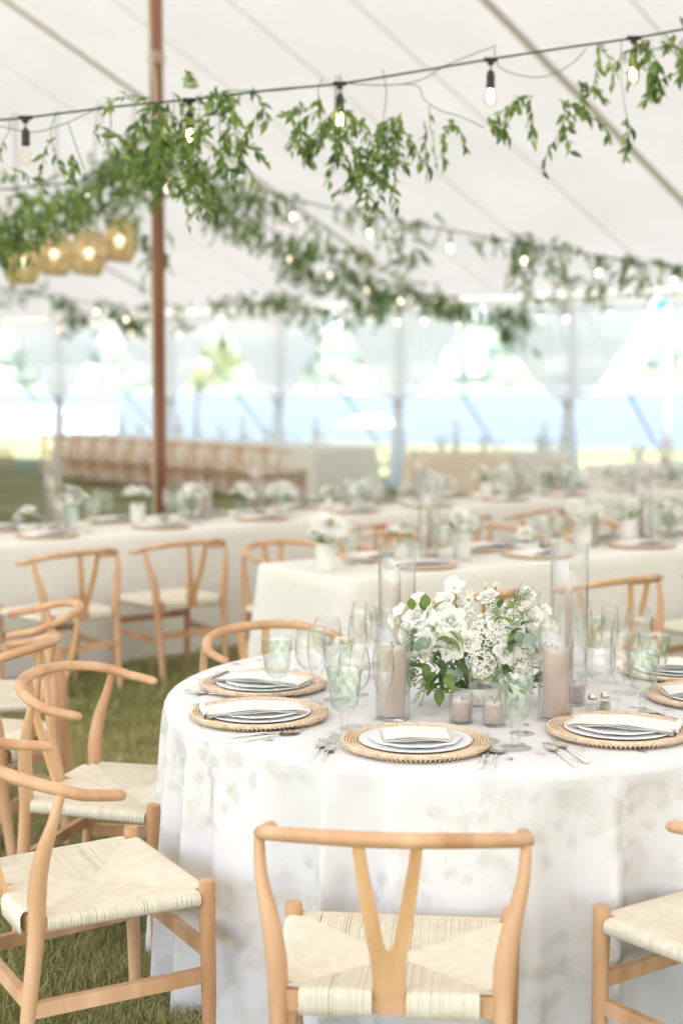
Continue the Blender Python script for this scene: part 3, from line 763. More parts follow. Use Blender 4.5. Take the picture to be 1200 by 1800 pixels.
    def cyl(r_, h, mat, name):
        mb = MB(); mb.lathe([(0,.001),(r_-.003,.001),(r_,.004),(r_,h-.002),(r_-.0012,h),(r_-.0028,h-.001),(r_-.003,.008),(0,.007)], 36); return mb.mesh(name, mat)
    TW['hurricane'] = cyl(.054, .405, M['tall_glass'], 'glass_cylinder'); TW['cyl'] = cyl(.0445, .245, M['tall_glass'], 'glass_cylinder'); TW['votive_glass'] = cyl(.031, .075, M['tall_glass'], 'glass_cup')
    mb = MB(); mb.lathe([(0,.009),(.031,.009),(.033,.012),(.0335,.180),(.031,.185),(.02,.183),(.006,.180),(0,.180)], 32); TW['pillar'] = mb.mesh('candle', M['candle'])
    mb = MB(); mb.lathe([(0,.008),(.0255,.008),(.0275,.055),(.026,.058),(.02,.056),(0,.055)], 28); TW['votive'] = mb.mesh('candle', M['candle'])
    mb = MB(); mb.lathe([(0,.01),(.0125,.012),(.0118,.20),(.0105,.31),(.006,.322),(.002,.33),(0,.331)], 16); TW['taper'] = mb.mesh('candle', M['candle'])
    mb = MB(); mb.tube([(0,0,0),(.001,0,.006),(.003,0,.011)], .0017, 5); TW['wick'] = mb.mesh('wick', M['wick'])
    # salt and pepper
    mb = MB(); mb.lathe([(0,0),(.016,0),(.017,.004),(.0165,.030),(.014,.034),(0,.034)], 8); TW['shaker'] = mb.mesh('shaker_glass', M['tall_glass'], False)
    mb = MB(); mb.lathe([(0,.002),(.0145,.002),(.0145,.022),(0,.022)], 8); TW['salt'] = mb.mesh('filling', M['plate_white'], False); TW['pepper'] = mb.mesh('filling', M['rope'], False)
    mb = MB(); mb.lathe([(.0115,.034),(.0125,.036),(.0125,.043),(.010,.048),(.004,.051),(0,.0515)], 16); TW['cap'] = mb.mesh('cap', M['silver'])
    # cutlery, lying flat along +y, heads towards +y
    def handle(ln, n='handle'):
        mb = MB(); mb.tube([(0,0,.006),(0,ln*.3,.0055),(0,ln*.8,.005),(0,ln,.005)], [.0068,.0062,.0048,.0036], 8, .6, round_end=True); return mb.mesh(n, M['pearl'])
    TW['handle'] = handle(.10)
    mb = MB(); mb.tube([(0,.10,.005),(0,.128,.005),(0,.138,.004)], [.0026,.0024,.004], 6)
    mb.grid(lambda a, b2: ((a-.5)*(.010+.014*math.sin(min(1,b2*1.6)*PI/2)), .136+.030*b2, .005-.002*math.sin(PI*b2)+.0022*(a-.5)**2*4), 5, 5)
    for k in range(4): x = -.0098+.0065*k; mb.bar((x,.164,.0045), (x*.92,.205,.009), .0028, .0015)
    TW['fork'] = mb.mesh('fork_head', M['silver'])
    mb = MB(); mb.tube([(0,.10,.005),(0,.135,.006),(0,.148,.005)], [.0026,.0022,.003], 6)
    def sp(a, b2):
        wd_ = .020*math.sin(PI*max(.02, min(.98, b2)))**.6; x = (a-.5)*2*wd_; return (x, .145+.058*b2, .0075 - .006*(1-(x/.021)**2)*math.sin(PI*b2))
    mb.grid(sp, 9, 11); TW['spoon'] = mb.mesh('spoon_bowl', M['silver'])
    mb = MB(); mb.tube([(0,.10,.005),(0,.112,.005)], .003, 6); mb.add([(-.007,.11,.003),(.007,.11,.003),(.009,.19,.003),(.002,.225,.003),(-.006,.21,.003),(-.007,.11,.0055),(.004,.11,.0055),(.006,.19,.0045),(.002,.222,.004),(-.006,.21,.0055)],
        [(4,3,2,1,0),(5,6,7,8,9),(0,1,6,5),(1,2,7,6),(2,3,8,7),(3,4,9,8),(4,0,5,9)]); TW['knife'] = mb.mesh('knife_blade', M['silver'], False)
    mb = MB(); mb.lathe([(0,0),(.045,0),(.062,.012),(.072,.05),(.070,.052),(.058,.016),(.04,.006),(0,.005)], 32); TW['bowl'] = mb.mesh('bowl', M['ceramic'])
    mb = MB(); mb.lathe([(0,0),(.040,0),(.044,.01),(.046,.13),(.044,.131),(.042,.012),(0,.008)], 24); TW['vase'] = mb.mesh('vase', M['ceramic'])
    mb = MB(); mb.lathe([(0,0),(.03,0),(.042,.02),(.040,.045),(.018,.075),(.016,.09),(.013,.09),(.015,.07),(0,.03)], 20); TW['budvase'] = mb.mesh('vase', M['ceramic'])
    mb = MB(); mb.lathe([(0,.001),(.036,.001),(.04,.006),(.041,.11),(.038,.11),(.037,.01),(0,.008)], 24); TW['glassvase'] = mb.mesh('vase', M['green_glass'])
tableware()
def single(key, name, p, rz, label, cat, group=None, s=1.0):
    o = link(name, TW[key], None, (p.x, p.y, p.z if p.z else TH), (0,0,rz), s); return tag(o, label, cat, group)
def cutlery(kind, p, rz, label, group, cat=None, z=None):
    t = thing(kind, label, kind, (p.x, p.y, TH if z is None else z), rz, group)
    link('handle', TW['handle'], t); link({'fork':'fork_head','spoon':'spoon_bowl','knife':'knife_blade'}[kind], TW[kind], t); return t
def plates(p, ang, where_, grp, flat=False, nrot=0, noff=(0,0), salad=True, full=True):
    c = thing('charger', 'woven rattan charger plate ' + where_, 'charger', (p.x, p.y, TH), ang, 'rattan chargers ' + grp)
    link('woven_disc', TW['charger'], c)
    if full: link('rim', TW['coil'], c)
    z = TH+.0245 if False else TH+.0055
    single('dinner', 'dinner_plate', Vector((p.x, p.y, TH+.0105)), ang, 'pale blue dinner plate ' + where_, 'plate', 'dinner plates ' + grp)
    z = TH+.0105+.0065
    if salad: single('salad', 'salad_plate', Vector((p.x, p.y, z)), ang, 'scalloped white salad plate ' + where_, 'plate', 'salad plates ' + grp); z += .009
    else: z += .006
    single('napkin_flat' if flat else 'napkin', 'napkin', Vector((p.x+noff[0], p.y+noff[1], z+.003)), ang+nrot, 'folded white napkin with taupe hem ' + where_, 'napkin', 'napkins ' + grp)
def pillar(p, where_, grp, tall=False, s=1.0, cylinder=True):
    t = thing('pillar_candle', 'pink pillar candle in a glass cylinder ' + where_, 'candle', (p.x, p.y, TH), 0, 'pillar candles ' + grp)
    link('candle', TW['pillar'], t, scale=s); link('wick', TW['wick'], t, (0,0,.180*s))
    if cylinder: link('glass_cylinder', TW['cyl'], t)
def taper(p, where_, grp):
    t = thing('taper_candle', 'tall hurricane with slim taper candle ' + where_, 'candle', (p.x, p.y, TH), 0, 'taper candles ' + grp)
    link('candle', TW['taper'], t); link('wick', TW['wick'], t, (0,0,.329)); link('glass_cylinder', TW['hurricane'], t)
def votive(p, where_, grp):
    t = thing('votive_candle', 'small pink votive candle in glass ' + where_, 'candle', (p.x, p.y, TH), 0, 'votive candles ' + grp)
    link('candle', TW['votive'], t); link('wick', TW['wick'], t, (0,0,.054)); link('glass_cup', TW['votive_glass'], t)

G = 'on the round table'
plates(ont(455,1262), R(8), 'at the left front of the round table', G, nrot=R(3), noff=(-.01,-.01))
plates(ont(463,1209), R(-12), 'at the left back of the round table', G, nrot=R(-8), noff=(0,0))
plates(ont(730,1312), R(0), 'at the front centre of the round table', G, flat=True, nrot=R(2))
plates(ont(1087,1290), R(-14), 'at the right front of the round table', G, nrot=R(180-6), noff=(.01,0))
plates(ont(1250,1230), R(10), 'cut by the right edge of the round table', G, nrot=R(170))
plates(ont(1192,1184), R(-30), 'at the right back of the round table', G, flat=True, nrot=R(20))
def glasses(lst, key, name, text, cat):
    for px, py, wh in lst: single(key, name, ont(px, py), random.uniform(0, 1), text + ' ' + wh, cat, cat + 's ' + G)
glasses([(487,1232,'in front of the back left setting'),(605,1298,'nearest the front centre plate on its left'),(593,1232,'behind the left wine glasses'),
         (905,1316,'between the front centre and right front plates'),(1128,1262,'standing nearest behind the right front plate'),(1148,1222,'second row on the right'),(1035,1185,'at the back, right of the flowers'),(672,1168,'at the back, left of the flowers')],
        'goblet', 'goblet', 'green pressed glass goblet', 'goblet')
glasses([(545,1238,'beside the left green goblet'),(622,1280,'behind the front left goblet'),(852,1303,'in front of the flowers'),(1052,1258,'behind the salt shaker on the right'),
         (1096,1218,'in the second row on the right'),(1015,1170,'behind the tall taper candle'),(575,1212,'second row on the left'),(640,1175,'farthest on the left'),(980,1182,'left of the tall taper candle at right'),(1120,1188,'farthest on the right')],
        'wine', 'wine_glass', 'clear round bowled wine glass', 'wine glass')
glasses([(557,1248,'right of the left green goblet'),(673,1283,'in front of the left pillar candle'),(628,1222,'behind the left green goblets'),(917,1290,'behind the front right goblet'),
         (1087,1262,'between wine glass and goblet on the right'),(1069,1200,'farthest on the right'),(958,1165,'beside the tall taper candle at the back'),(655,1190,'behind the left candle')],
        'flute', 'champagne_flute', 'clear slim champagne flute', 'flute')
pillar(ont(690,1263), 'left of the flowers', G); pillar(ont(975,1265), 'right of the flowers', G)
pillar(ont(664,1238), 'just behind the left pillar candle', G, s=.92, cylinder=False) if False else None
taper(ont(697,1196), 'left of the flowers', G); taper(ont(998,1204), 'right of the flowers', G)
votive(ont(810,1270), 'left one below the flowers', G); votive(ont(868,1275), 'right one below the flowers', G); votive(ont(1009,1238), 'beside the right pillar candle', G)
for i, (px, fill) in enumerate(((1040,'salt'),(1062,'pepper'))):
    p = ont(px, 1252-3*i); t = thing(fill+'_shaker', 'tiny faceted glass %s shaker with silver cap on the round table' % fill, 'shaker', (p.x, p.y, TH), .3*i)
    link('shaker_glass', TW['shaker'], t); link('filling', TW[fill], t); link('cap', TW['cap'], t)
def cut(kind, a, b_, label):
    """handle end a, head end b (pixels)"""
    p, q = ont(*a), ont(*b_); d = q-p; cutlery(kind, p, math.atan2(d.y, d.x)-PI/2, label, 'cutlery on the round table')
cut('spoon', (405,1309), (560,1282), 'silver spoon with pearly handle right of the left front plate')
cut('knife', (392,1300), (530,1284), 'table knife with pearly handle beside the left front plate')
cut('fork', (560,1350), (602,1283), 'silver fork with pearly handle left of the front centre plate')
cut('fork', (545,1343), (583,1284), 'smaller silver fork outermost left of the front centre plate')
cut('knife', (842,1352), (870,1290), 'table knife with pearly handle right of the front centre plate')
cut('spoon', (862,1356), (884,1298), 'silver spoon with pearly handle right of the front centre plate')
cut('fork', (1012,1350), (932,1292), 'silver fork with pearly handle left of the right front plate')
cut('fork', (1030,1343), (950,1288), 'second silver fork with pearly handle left of the right front plate')
cut('fork', (445,1228), (420,1226), 'silver fork lying left behind the left front plate')
cut('knife', (1215,1290), (1165,1256), 'table knife with pearly handle at the right edge of the round table')
cut('fork', (1225,1275), (1175,1262), 'silver fork with pearly handle at the right edge of the round table')

# ------------------------------------------------------------------ flowers
def petal_fn(mb, R0, w_, h, open_, az, cup, curl, z0=0):
    """one petal: rises from the heart, opens outwards, rolled lip"""
    ca, sa = math.cos(az), math.sin(az)
    def fn(a, b2):
        s_ = (a-.5)*2; t = b2
        out = R0*(.12 + open_*t**1.1) + curl*R0*max(0, t-.7)*1.3
        z = h*(math.sin(t*PI/2)**.8) - curl*h*.5*max(0, t-.75)
        wd = w_*math.sin(PI*(.12+.80*t))**.7*(1-.15*t)
        x = out - cup*wd*s_*s_*.8; y = wd*s_
        z += .04*h*math.sin(s_*5+az*3)*t
        return (x*ca - y*sa, x*sa + y*ca, z0+z)
    mb.grid(fn, 5, 6)
FL = {}
def flower_meshes():
    rr = random.Random(5)
    for v in range(4):            # open roses / lisianthus, unit radius about .03
        mb = MB(); Rr = .030
        for ring, (n, op, hh, cup, curl, w_) in enumerate(((3,.02,.80,1.3,0,.009),(4,.12,.92,1.2,.0,.012),(5,.26,.98,.9,.05,.015),(5,.42,.98,.75,.15,.018),(6,.60,.90,.6,.3,.021),(6,.80,.72,.45,.5,.023))):
            mb.mi = 1 if (ring < 2 and v % 2) else 0
            for k in range(n): petal_fn(mb, Rr, w_*rr.uniform(.9,1.12), .030*hh*rr.uniform(.92,1.08), op*rr.uniform(.9,1.1), 2*PI*k/n + ring*.6 + rr.uniform(-.15,.15), cup, curl*rr.uniform(.6,1.4), -.010)
        mb.mi = 1; mb.lathe([(.0,.016),(.004,.0145),(.0065,.010),(.006,.0),(.003,-.008)], 8)
        mb.mi = 2
        for k in range(5): petal_fn(mb, .014, .004, .010, .9, 2*PI*k/5, .2, .2, -.014)
        FL['rose%d' % v] = mb.mesh('bloom', [M['petal'], M['petal_cream'], M['bud']])
    for v in range(2):            # dahlia: many small petals
        mb = MB(); 
        for ring in range(7):
            n = 8+ring*2; e = ring/6
            mb.mi = 1 if ring < 2 else 0
            for k in range(n): petal_fn(mb, .036*(.25+.8*e), .0062, .026*(1-.55*e), 1.0*(.25+.75*e), 2*PI*k/n+ring*.4, .8, .4*e, -.004)
        FL['dahlia%d' % v] = mb.mesh('bloom', [M['petal'], M['petal_heart']])
    for v in range(3):            # stock / hydrangea head: ball or spike of florets
        mb = MB(); spike = v == 0
        for k in range(46):
            a = k*2.4; t = k/45
            if spike: c_ = Vector((math.cos(a)*.016*(1.1-t*.6), math.sin(a)*.016*(1.1-t*.6), -.03+.085*t)); nrm = Vector((math.cos(a), math.sin(a), .35)).normalized()
            else:
                z = 1-1.35*t; r_ = math.sqrt(max(0, 1-z*z)); nrm = Vector((math.cos(a)*r_, math.sin(a)*r_, z)); c_ = nrm*.028*rr.uniform(.85,1.1)
            q = nrm.to_track_quat('Z', 'Y')
            for p_ in range(4):
                az = p_*PI/2 + rr.random()
                vs = [Vector((0,0,0)), Vector((.0045*math.cos(az-.6), .0045*math.sin(az-.6), .003)), Vector((.009*math.cos(az), .009*math.sin(az), .002+rr.uniform(-.002,.003))), Vector((.0045*math.cos(az+.6), .0045*math.sin(az+.6), .003))]
                mb.add([c_ + q @ x for x in vs], [(0,1,2,3)])
        FL['stock%d' % v] = mb.mesh('bloom', M['petal'], False)
    mb = MB()                     # sweet pea, ruffled
    for k in range(5): petal_fn(mb, .017, .013, .020*rr.uniform(.8,1.1), rr.uniform(.5,1.0), k*1.3, .3, .5, -.006)
    FL['sweetpea'] = mb.mesh('bloom', M['petal'])
    mb = MB()
    for k in range(4): petal_fn(mb, .010, .009, .026, .25, k*PI/2, .9, 0, -.008)
    mb.mi = 1
    for k in range(4): petal_fn(mb, .010, .006, .014, .5, k*PI/2+.5, .6, 0, -.012)
    FL['bud'] = mb.mesh('bud', [M['petal_cream'], M['bud']])
    def leafm(wr, fold, curve, n=6, mat='leaf_a'):
        mb = MB()
        def fn(a, b2):
            s_ = (a-.5)*2; wd = wr*math.sin(PI*min(1,b2**.8))**.9; return (s_*wd, b2, abs(s_)*wd*fold - curve*b2*b2)
        mb.grid(fn, 3, n); return mb.mesh('leaf', M[mat])
    for i, mt in enumerate(('leaf_a','leaf_b','leaf_c')):
        FL['leaf%d' % i] = leafm(.20, .35, .18, mat=mt); FL['leaf%d' % (i+3)] = leafm(.16, .3, -.12+.2*i, mat=mt)
        FL['broad%d' % i] = leafm(.27, .30, .25, 7, mat=mt)
    mb = MB(); mb.lathe([(0,.0),(.5,.04),(.9,.02),(1,-.05)], 12); FL['euc'] = mb.mesh('leaf', M['leaf_euc'])
    # fern sprig: a stem with tiny leaflets
    mb = MB(); mb.tube([(0,0,0),(0,.5,.03),(0,1,-.05)], .008, 4)
    for k in range(16):
        t = .15+.85*k/15; s_ = 1 if k % 2 else -1; l = .22*(1-.5*t)
        p = Vector((0,t,.03)); d = Vector((s_*.8,.6,rr.uniform(-.4,.5)))*l; sd_ = Vector((-.6*s_,.8,0))*l*.22
        mb.add([p, p+d*.5+sd_, p+d, p+d*.5-sd_], [(0,1,2,3)])
    FL['fern'] = mb.mesh('fern_sprig', M['leaf_fern'], False)
flower_meshes()
def aim(d, spin=0):   # euler that turns local +y to d
    return (Vector(d).to_track_quat('Y', 'Z') @ Matrix.Rotation(spin, 4, 'Y').to_quaternion()).to_euler()
def aimz(d, spin=0): return (Vector(d).to_track_quat('Z', 'Y') @ Matrix.Rotation(spin, 4, 'Z').to_quaternion()).to_euler()

fc = ont(835,1236)       # middle of the bowl
arr = thing('flower_arrangement', 'low white bowl overflowing with white garden flowers and greenery on the round table', 'flowers', (fc.x, fc.y, TH))
link('bowl', TW['bowl'], arr)
base = Vector((fc.x, fc.y, TH))
def fpos(px, py, dy): return aty(px, py, fc.y+dy) - base
stems = MB()
fl = [('rose0',792,1093,-.075,1.12,(-.1,-.9,.35)),('rose1',740,1087,-.02,1.30,(-.5,-.5,.6)),('rose3',758,1108,-.06,1.0,(-.5,-.8,.3)),('rose2',753,1130,-.075,1.05,(-.6,-.8,.2)),
      ('stock0',819,1092,-.03,1.25,(0,-.1,1)),('stock1',853,1110,-.08,1.25,(0,-.6,.6)),('rose2',877,1082,-.02,1.1,(.1,-.5,.8)),('rose0',924,1085,-.02,1.25,(.5,-.6,.5)),
      ('rose1',928,1116,-.04,1.25,(.7,-.6,.3)),('rose2',888,1145,-.10,1.0,(.2,-.9,.1)),('rose3',792,1136,-.09,1.05,(-.1,-.9,.2)),('stock2',845,1165,-.11,1.1,(0,-1,.1)),('stock1',916,1160,-.08,1.05,(.6,-.8,.0)),
      ('stock2',768,1085,.02,1.0,(-.2,-.5,.8)),('rose1',720,1110,.0,1.0,(-.9,-.3,.3)),('rose0',900,1105,-.07,.95,(.3,-.8,.4)),('rose3',822,1130,-.10,.9,(0,-.9,.3)),('stock1',880,1115,-.09,.9,(.1,-.8,.5)),
      ('sweetpea',798,1034,-.03,1.3,(-.2,-.6,.5)),('sweetpea',790,1056,-.05,1.25,(-.4,-.6,.3)),('sweetpea',777,1052,-.04,.8,(-.8,-.3,.2)),('sweetpea',806,1060,-.04,.8,(.8,-.3,.3)),
      ('sweetpea',738,1060,.0,1.2,(-.2,-.5,.8)),('sweetpea',706,1077,.02,1.0,(-.6,-.5,.5)),('sweetpea',697,1091,.02,1.0,(-.9,-.3,.0)),('sweetpea',955,1075,.02,.9,(.5,-.5,.5)),('sweetpea',950,1095,.0,1.0,(.8,-.5,.2)),
      ('rose0',858,1053,-.02,.80,(-.3,-.4,.8)),('rose1',924,1046,.0,.68,(.3,-.4,.8)),('bud',870,1033,-.01,.95,(.3,-.1,1)),('bud',853,1030,.0,.6,(0,-.1,1)),('bud',909,1047,.0,.7,(.5,-.1,.9)),('bud',757,1155,-.11,.9,(-.3,-.5,.5)),
      ('sweetpea',808,1147,-.11,.7,(-.3,-1,0)),('dahlia0',938,1140,.02,.8,(.9,-.4,.1)),('stock1',960,1110,.05,.9,(.8,-.3,.3)),('bud',748,1212,-.10,.6,(-.2,-.5,-.5)),('bud',783,1202,-.12,.6,(0,-.5,-.6))]
for k, px, py, dy, s_, d in fl:
    p = fpos(px, py, dy); link('bud' if k == 'bud' else 'bloom', FL[k], arr, p, aimz(d, random.random()*6), s_*(1.0 if k == 'bud' else 1.18))
    q = Vector((p.x*.15, p.y*.2, .04)); m1 = q.lerp(p, .6) + Vector((0, .01, -.01)); e_ = p - Vector(d).normalized()*.012*s_
    stems.tube(smooth_path([q, m1, e_], 4), .0018, 5)
# rounded back and sides, so that the bouquet stands from every side
for i in range(12):
    a = .15 + i*.26; rr_ = .11+.03*random.random(); p = Vector((math.cos(a)*rr_*1.35, math.sin(a)*rr_*.8+.03, .10+.07*random.random()))
    link('bloom', FL[('rose1','stock1','rose2','stock2')[i % 4]], arr, p, aimz((p.x,p.y,.08), i), 1.0)
    stems.tube([(p.x*.2,p.y*.2,.04), p], .0018, 5)
link('stems', stems.mesh('stems', M['stem']), arr)['kind'] = 'stuff'
bl = [(773,1157,1,(.3,-.4,-.8),.045),(765,1180,0,(-.5,-.5,-.5),.045),(782,1185,0,(.3,-.6,-.5),.045),(773,1207,0,(-.1,-.3,-1),.045),(788,1200,1,(.4,-.3,-.9),.04),(755,1190,0,(-.9,-.4,-.2),.045),
      (800,1165,1,(.6,-.6,-.3),.045),(812,1180,1,(.8,-.5,-.3),.04),(742,1168,0,(-.8,-.5,.1),.04),(786,1120,2,(.7,-.5,-.5),.045),(763,1140,2,(.5,-.6,.3),.04),(800,1110,2,(.5,-.4,-.6),.04),
      (905,1120,1,(-.3,-.7,-.4),.045),(915,1100,1,(.5,-.5,.5),.04),(745,1070,0,(.1,-.4,.9),.045),(762,1072,0,(.5,-.3,.7),.04),(735,1120,0,(-.8,-.4,-.1),.045),(890,1070,2,(.7,-.3,.5),.035),(895,1095,2,(-.4,-.5,.6),.035)]
for px, py, k, d, s_ in bl: link('leaf', FL['broad%d' % k], arr, fpos(px, py, -.115+random.uniform(-.01,.02)), aim(d, random.uniform(-.7,.7)), s_*1.2); link('leaf', FL['broad%d' % random.choice((0,1))], arr, fpos(px+random.uniform(-22,10), py+random.uniform(-12,14), -.10), aim(Vector(d)+Vector((random.uniform(-.7,.4),0,random.uniform(-.4,.4))), random.uniform(-.7,.7)), s_)
for i in range(270):
    a = random.uniform(0, 2*PI); z = random.uniform(.045,.17); r_ = random.uniform(.05,.125); p = Vector((math.cos(a)*r_*1.4, math.sin(a)*r_*.85, z))
    d = Vector((p.x*6, p.y*6, random.uniform(-.6,.8))); link('leaf', FL['leaf%d' % random.choice((0,1,2,3,4,0,1))], arr, p, aim(d, random.uniform(-1,1)), random.uniform(.025,.045))
for px, py in ((800,1190),(790,1186),(806,1184),(912,1120),(928,1125),(742,1128),(735,1135)): link('leaf', FL['euc'], arr, fpos(px, py, -.125), aimz((random.uniform(-.5,.5),-1,random.uniform(-.2,.6)), 0), random.uniform(.013,.019))
for px, py, d, s_ in ((745,1150,(-.7,-.3,-.2),.08),(740,1170,(-.8,-.3,-.4),.09),(732,1140,(-.9,-.2,.2),.07),(735,1185,(-.6,-.4,-.5),.09),(750,1195,(-.4,-.5,-.6),.08),(885,1085,(.5,-.3,.6),.09),(900,1080,(.3,-.3,.8),.09),(890,1100,(.6,-.4,.2),.09),
                      (945,1140,(.9,-.2,.1),.08),(870,1100,(-.2,-.4,.8),.07),(725,1160,(-.9,-.1,-.1),.07),(730,1120,(-.8,-.1,.5),.07),(905,1070,(.5,-.2,.8),.07),(765,1120,(0,-.5,.5),.06)):
    for q in range(2): link('fern_sprig', FL['fern'], arr, fpos(px+random.uniform(-6,6), py+random.uniform(-6,6), -.09), aim(Vector(d)+Vector((random.uniform(-.3,.3),0,random.uniform(-.3,.3))), random.uniform(-1,1)), s_)

# small arrangements on the other tables
def posy(p, where_, grp, kind='vase', n=4, spread=.05, s=1.4, seed=0):
    rr = random.Random(seed)
    t = thing('flower_vase', 'white flowers in vase ' + where_, 'flowers', (p.x, p.y, TH), rr.random()*6, 'flower vases ' + grp)
    link('vase', TW[kind], t); hh = {'vase':.13,'budvase':.09,'glassvase':.11,'bowl':.05}[kind]
    mb = MB()
    for k in range(n):
        a = 2*PI*k/max(1,n)+rr.random(); r_ = spread*(.4+.7*rr.random()) if n > 1 else .01
        q = Vector((math.cos(a)*r_, math.sin(a)*r_, hh+.035+rr.random()*.05)); nm = rr.choice(('dahlia0','rose0','rose1','dahlia1','rose2','stock1'))
        link('bloom', FL[nm], t, q, aimz((q.x*8, q.y*8, .5), rr.random()*6), s*rr.uniform(.85,1.2)); mb.tube([(0,0,.03), q], .002, 4)
    link('stems', mb.mesh('stems', M['stem']), t)['kind'] = 'stuff'
    mb = MB()
    for k in range(5+3*n):
        a = rr.random()*2*PI; q = Vector((math.cos(a)*spread*.7, math.sin(a)*spread*.7, hh+rr.uniform(-.01,.05))); d = Vector((math.cos(a), math.sin(a), rr.uniform(-.5,1.2))).normalized()
        l = rr.uniform(.035,.07); sx = d.cross(Vector((0,0,1))).normalized()*l*.24
        mb.mi = rr.choice((0,1)); mb.add([q, q+d*l*.5+sx, q+d*l, q+d*l*.5-sx], [(0,1,2,3)])
    link('leaves', mb.mesh('leaves', [M['leaf_a'], M['leaf_c']], False), t)['kind'] = 'stuff'
def lay_table(C, A, a0, step, n, width, name, seed, glassy=True, end='from the left'):
    rr = random.Random(seed); grp = 'on ' + name
    for i in range(n):
        for side in (0, 1):
            a = a0 + step*i + rr.uniform(-.04,.04); q = .20 if side == 0 else width-.20
            p = along(C, A, a, q); sgn = 1 if side == 0 else -1
            wh = '%s from left, %s side of %s' % (ORD[i], ('near','far')[side], name)
            plates(p, A + (PI if side else 0), wh, grp, nrot=rr.uniform(-.3,.3), salad=False, full=(side == 0))
            for key, nm, txt, cat, da, dq in (('goblet','goblet','green pressed glass goblet','goblet',.22,.10),('wine','wine_glass','clear wine glass','wine glass',.16,.16),('flute','champagne_flute','slim champagne flute','flute',.25,.18)):
                g_ = along(C, A, a + sgn*da + rr.uniform(-.02,.02), q + sgn*dq*(1 if True else 1)*.9)
                single(key, nm, g_, 0, txt + ' ' + wh, cat, cat + 's ' + grp)
            g_ = along(C, A, a + sgn*.31, q + sgn*.04); single('wine', 'wine_glass', g_, 0, 'outer clear wine glass ' + wh, 'wine glass', 'wine glasses ' + grp)
        a = a0 + step*(i+.5); kinds = ['vase','glassvase','budvase','bowl','vase']
        p = along(C, A, a + rr.uniform(-.08,.08), width*.5+rr.uniform(-.06,.10)); wh = '%s from left on %s' % (ORD[i], name)
        posy(p, wh, grp, kinds[(i+seed) % 5], rr.choice((4,5,6)), .065, 1.6, seed*50+i)
        posy(along(C, A, a - step*.42, width*.48+rr.uniform(-.05,.08)), 'of %s smaller group from left on %s' % (ORD[i], name), grp, kinds[(i+seed+2) % 4], rr.choice((2,3,4)), .05, 1.5, seed*70+i)
        if i % 2: pillar(along(C, A, a+.17, width*.5+rr.uniform(-.1,.1)), wh, grp)
        if i % 2 == 0: taper(along(C, A, a-.16, width*.55), wh, grp)
        votive(along(C, A, a-.24, width*.40), wh, grp)
lay_table(C1, A1, .55, .78, 11, .95, 'the long linen table', 3)
lay_table(C2, A2, .58, .76, 5, .78, 'the pale linen table', 4)
posy(ont(572,1003), 'at the left end of the pale linen table', 'on the pale linen table', 'vase', 5, .075, 1.8, 77)
# far tables: only what can be told apart in the blur
def far_lay(C, A, ln, width, n, name, seed):
    rr = random.Random(seed); grp = 'on ' + name
    for i in range(n):
        a = .25 + (ln-.5)*i/max(1,n-1); wh = '%s from the left on %s' % (ORD[i], name)
        single('wine', 'wine_glass', along(C, A, a, .25), 0, 'clear wine glass, ' + wh, 'wine glass', 'wine glasses ' + grp)
        single('goblet', 'goblet', along(C, A, a+.14, .30), 0, 'green pressed goblet, ' + wh, 'goblet', 'goblets ' + grp)
        single('dinner', 'dinner_plate', along(C, A, a-.1, .22), 0, 'pale dinner plate, ' + wh, 'plate', 'plates ' + grp)
        if i % 2 == 0: posy(along(C, A, a+.2, width*.5), wh, grp, 'vase', 2, .05, 1.2, seed+i)
        if i % 3 == 1: taper(along(C, A, a+.1, width*.55), wh, grp)
far_lay(p2, A3, L3, 1.2, 12, 'the far chair row table', 300)
far_lay(C4, A4, 1.33, .9, 4, 'the far sand coloured table', 320)
far_lay(C5, A4+.12, .82, .9, 3, 'the far grey table end', 340)
far_lay(C6, A6, 3.2, .8, 6, 'the far right table', 360)

# ------------------------------------------------------------------ string lights and garlands
mb = MB(); mb.tube([(0,0,0),(0,0,-.045)], .003, 5); mb.lathe([(.004,-.035),(.013,-.045),(.0155,-.055),(.0155,-.09),(.017,-.094),(.017,-.10),(.010,-.102)], 14)
mb.box((0,0,.0),(.05,.016,.014)); mb.box((0,0,-.012),(.022,.014,.014))
BU = {'socket': mb.mesh('socket', M['socket'])}
mb = MB(); mb.lathe([(.010,-.10),(.013,-.108),(.022,-.125),(.0245,-.142),(.022,-.158),(.013,-.170),(0,-.174)], 16); BU['glass'] = mb.mesh('bulb', M['bulb_glass'])
mb = MB()
for a in (0, 1.6, 3.1, 4.7): mb.tube([(math.cos(a)*.004, math.sin(a)*.004, -.108),(math.cos(a)*.009, math.sin(a)*.009, -.125),(math.cos(a)*.007, math.sin(a)*.007, -.150)], .0024, 5)
BU['filament'] = mb.mesh('filament', M['filament'])
for nm, mt in (('lit','lit_bulb'),('orange','lit_orange')):
    mb = MB(); mb.lathe([(.010,-.10),(.013,-.108),(.022,-.125),(.0245,-.142),(.022,-.158),(.013,-.170),(0,-.174)], 12); BU[nm] = mb.mesh('bulb', M[mt])
def bulb(p, label, group, kind, s=1.0, lit=True):
    t = thing('light_bulb', label, 'light bulb', p, 0, group); t.scale = (s,s,s)
    link('socket', BU['socket'], t)
    if kind == 'clear':
        link('bulb', BU['glass'], t)
        if lit: link('filament', BU['filament'], t)
    else: link('bulb', BU[kind], t)
def wire(pts, label, rad=.0042, wavy=0):
    P = smooth_path(pts, 8); base = P[0].copy(); mb = MB(); mb.tube([p-base for p in P], rad, 6)
    o = link('light_string_wire', mb.mesh('light_string_wire', M['wire']), None, base); tag(o, label, 'light string'); return P
SZ = 5.6
def S(px, py, Z=SZ): return aty(px, py, Z)
